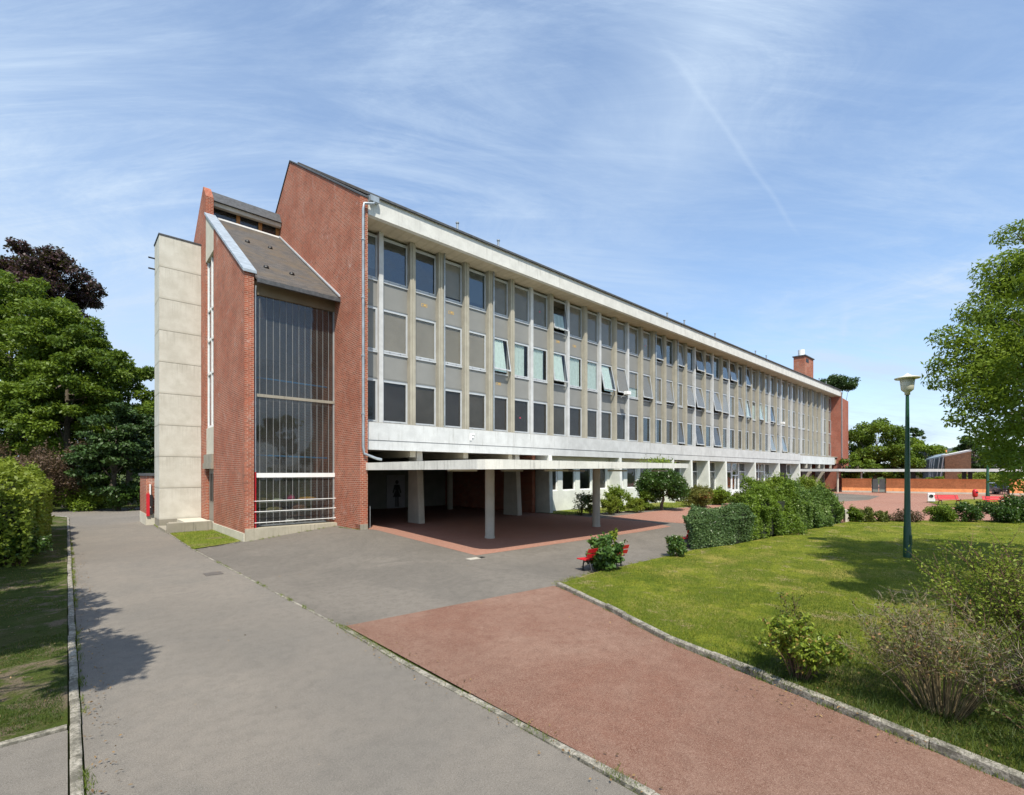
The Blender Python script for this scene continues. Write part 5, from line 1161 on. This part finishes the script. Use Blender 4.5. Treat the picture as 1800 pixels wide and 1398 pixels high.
# rank grass and weeds under the foreground shrubs
W = []
for (cx, cy, r_, k) in ((5.3, 6.9, 1.0, 2400), (6.6, 6.0, 1.3, 3800), (4.1, 8.0, .8, 1500), (5.9, 8.3, 1.2, 1800), (2.9, 17.0, .9, 500), (6.9, 4.9, .8, 700)):
    W.append(np.column_stack([rng.normal(cx, r_*.6, k), rng.normal(cy, r_*.6, k)]))
W = np.concatenate(W); W = W[inside(lp, W)]
blades('weeds', 'rank dark grass and weeds under the foreground shrubs', W, lawnz, .13, .012, LM['weed'], 8)
sp2 = [uv2w(*p) for p in [(14.4, -1.5), (28, -3.7), (36, -3.5), (36, 0), (14.6, 0)]]
Q = np.column_stack([rng.uniform(2, 30, 40000), rng.uniform(32, 60, 40000)]); Q = Q[inside(sp2, Q)]
blades('grass', 'uneven grass in the planting strip by the ground floor', Q, lambda x, y: gz(x, y)+.04, .09, .03, LM['grass'], 9)
tri = [uv2w(*p) for p in [(-6.8, 9.6), (-6.9, 2.2), (-4.8, 3.4), (-4.8, 9.8)]]
Q = np.column_stack([rng.uniform(-22, -10, 30000), rng.uniform(20, 32, 30000)]); Q = Q[inside(tri, Q)]
blades('grass', 'tufted grass patch at the foot of the brick side wall', Q, lambda x, y: gz(x, y)+.03, .07, .02, LM['grass'], 10)
# tufts and moss in the joints along the kerbs and wall feet
rk = np.random.default_rng(91); K = []
for line, n_, w_ in (([(-6.45, -26), (-6.5, -20.9), (-6.62, -15.5), (-6.6, -13.1)], 60, .07), ([(-6.6, -13.1), (-6.95, 1.8), (-6.75, 12)], 45, .05), ([(-11.0, -18), (-11.0, 10)], 70, .07),
        ([(-.1, -13.9), (-.28, -14.4), (-1.03, -16.3), (-2.03, -18.6), (-2.55, -20.6), (-3.45, -23.9)], 90, .07), ([(-.06, -13.7), (1.84, -13.42), (9, -13.42), (14, -14.3), (24, -16)], 120, .10), ([(-4.5, 2.75), (-.1, 2.75)], 16, .06), ([(.0, -.05), (-.3, 2.6)], 10, .08)):
    for i in range(n_):
        j = rk.integers(0, len(line)-1); q = rk.uniform(); a_, b_ = line[j], line[j+1]; cu, cv_ = a_[0]+(b_[0]-a_[0])*q, a_[1]+(b_[1]-a_[1])*q; kk = int(rk.uniform(8, 60))
        for m_ in range(kk): K.append(uv2w(cu+rk.normal(0, w_*.5), cv_+rk.normal(0, .12)))
blades('weeds', 'small weeds and grass tufts in the joints along the kerbs', np.array(K), lambda x, y: gz(x, y)+.01, .07, .010, LM['grass'], 11)
# leaf litter on the verge and along the kerbs
rng2 = np.random.default_rng(77); L_ = []
for (u0, u1, v0, v1, n_) in ((-3.0, 0, -25, -20.6, 500), (-15, -11.3, -14, 8, 500), (-11, -10.6, -18, 4, 380), (-6.9, -6.2, -24, -13, 220), (-11, 0, -22, -4, 60), (-3.4, -2.9, -23.5, -20, 90), (-2.4, -.9, -20, -15, 60)):
    for i in range(n_): L_.append((*uv2w(rng2.uniform(u0, u1), rng2.uniform(v0, v1)),))
L_ = np.array(L_); Zl = np.array([(lawnz(*p)+.02 if w2uv(*p)[0] > -3.2 and p[1] < 9.5 else gz(*p)+.045) for p in L_])
lo_ = leaf_object('leaf_litter', np.column_stack([L_, Zl]), np.tile([0, 0, 3.], (len(L_), 1)), .045, leafmat('dead_leaf', (.10, .06, .03), (.30, .19, .08), .1), None, rng2)
tagit(lo_, 'scattered dry fallen leaves on the verge and along the kerbs', 'leaves', kind='stuff')
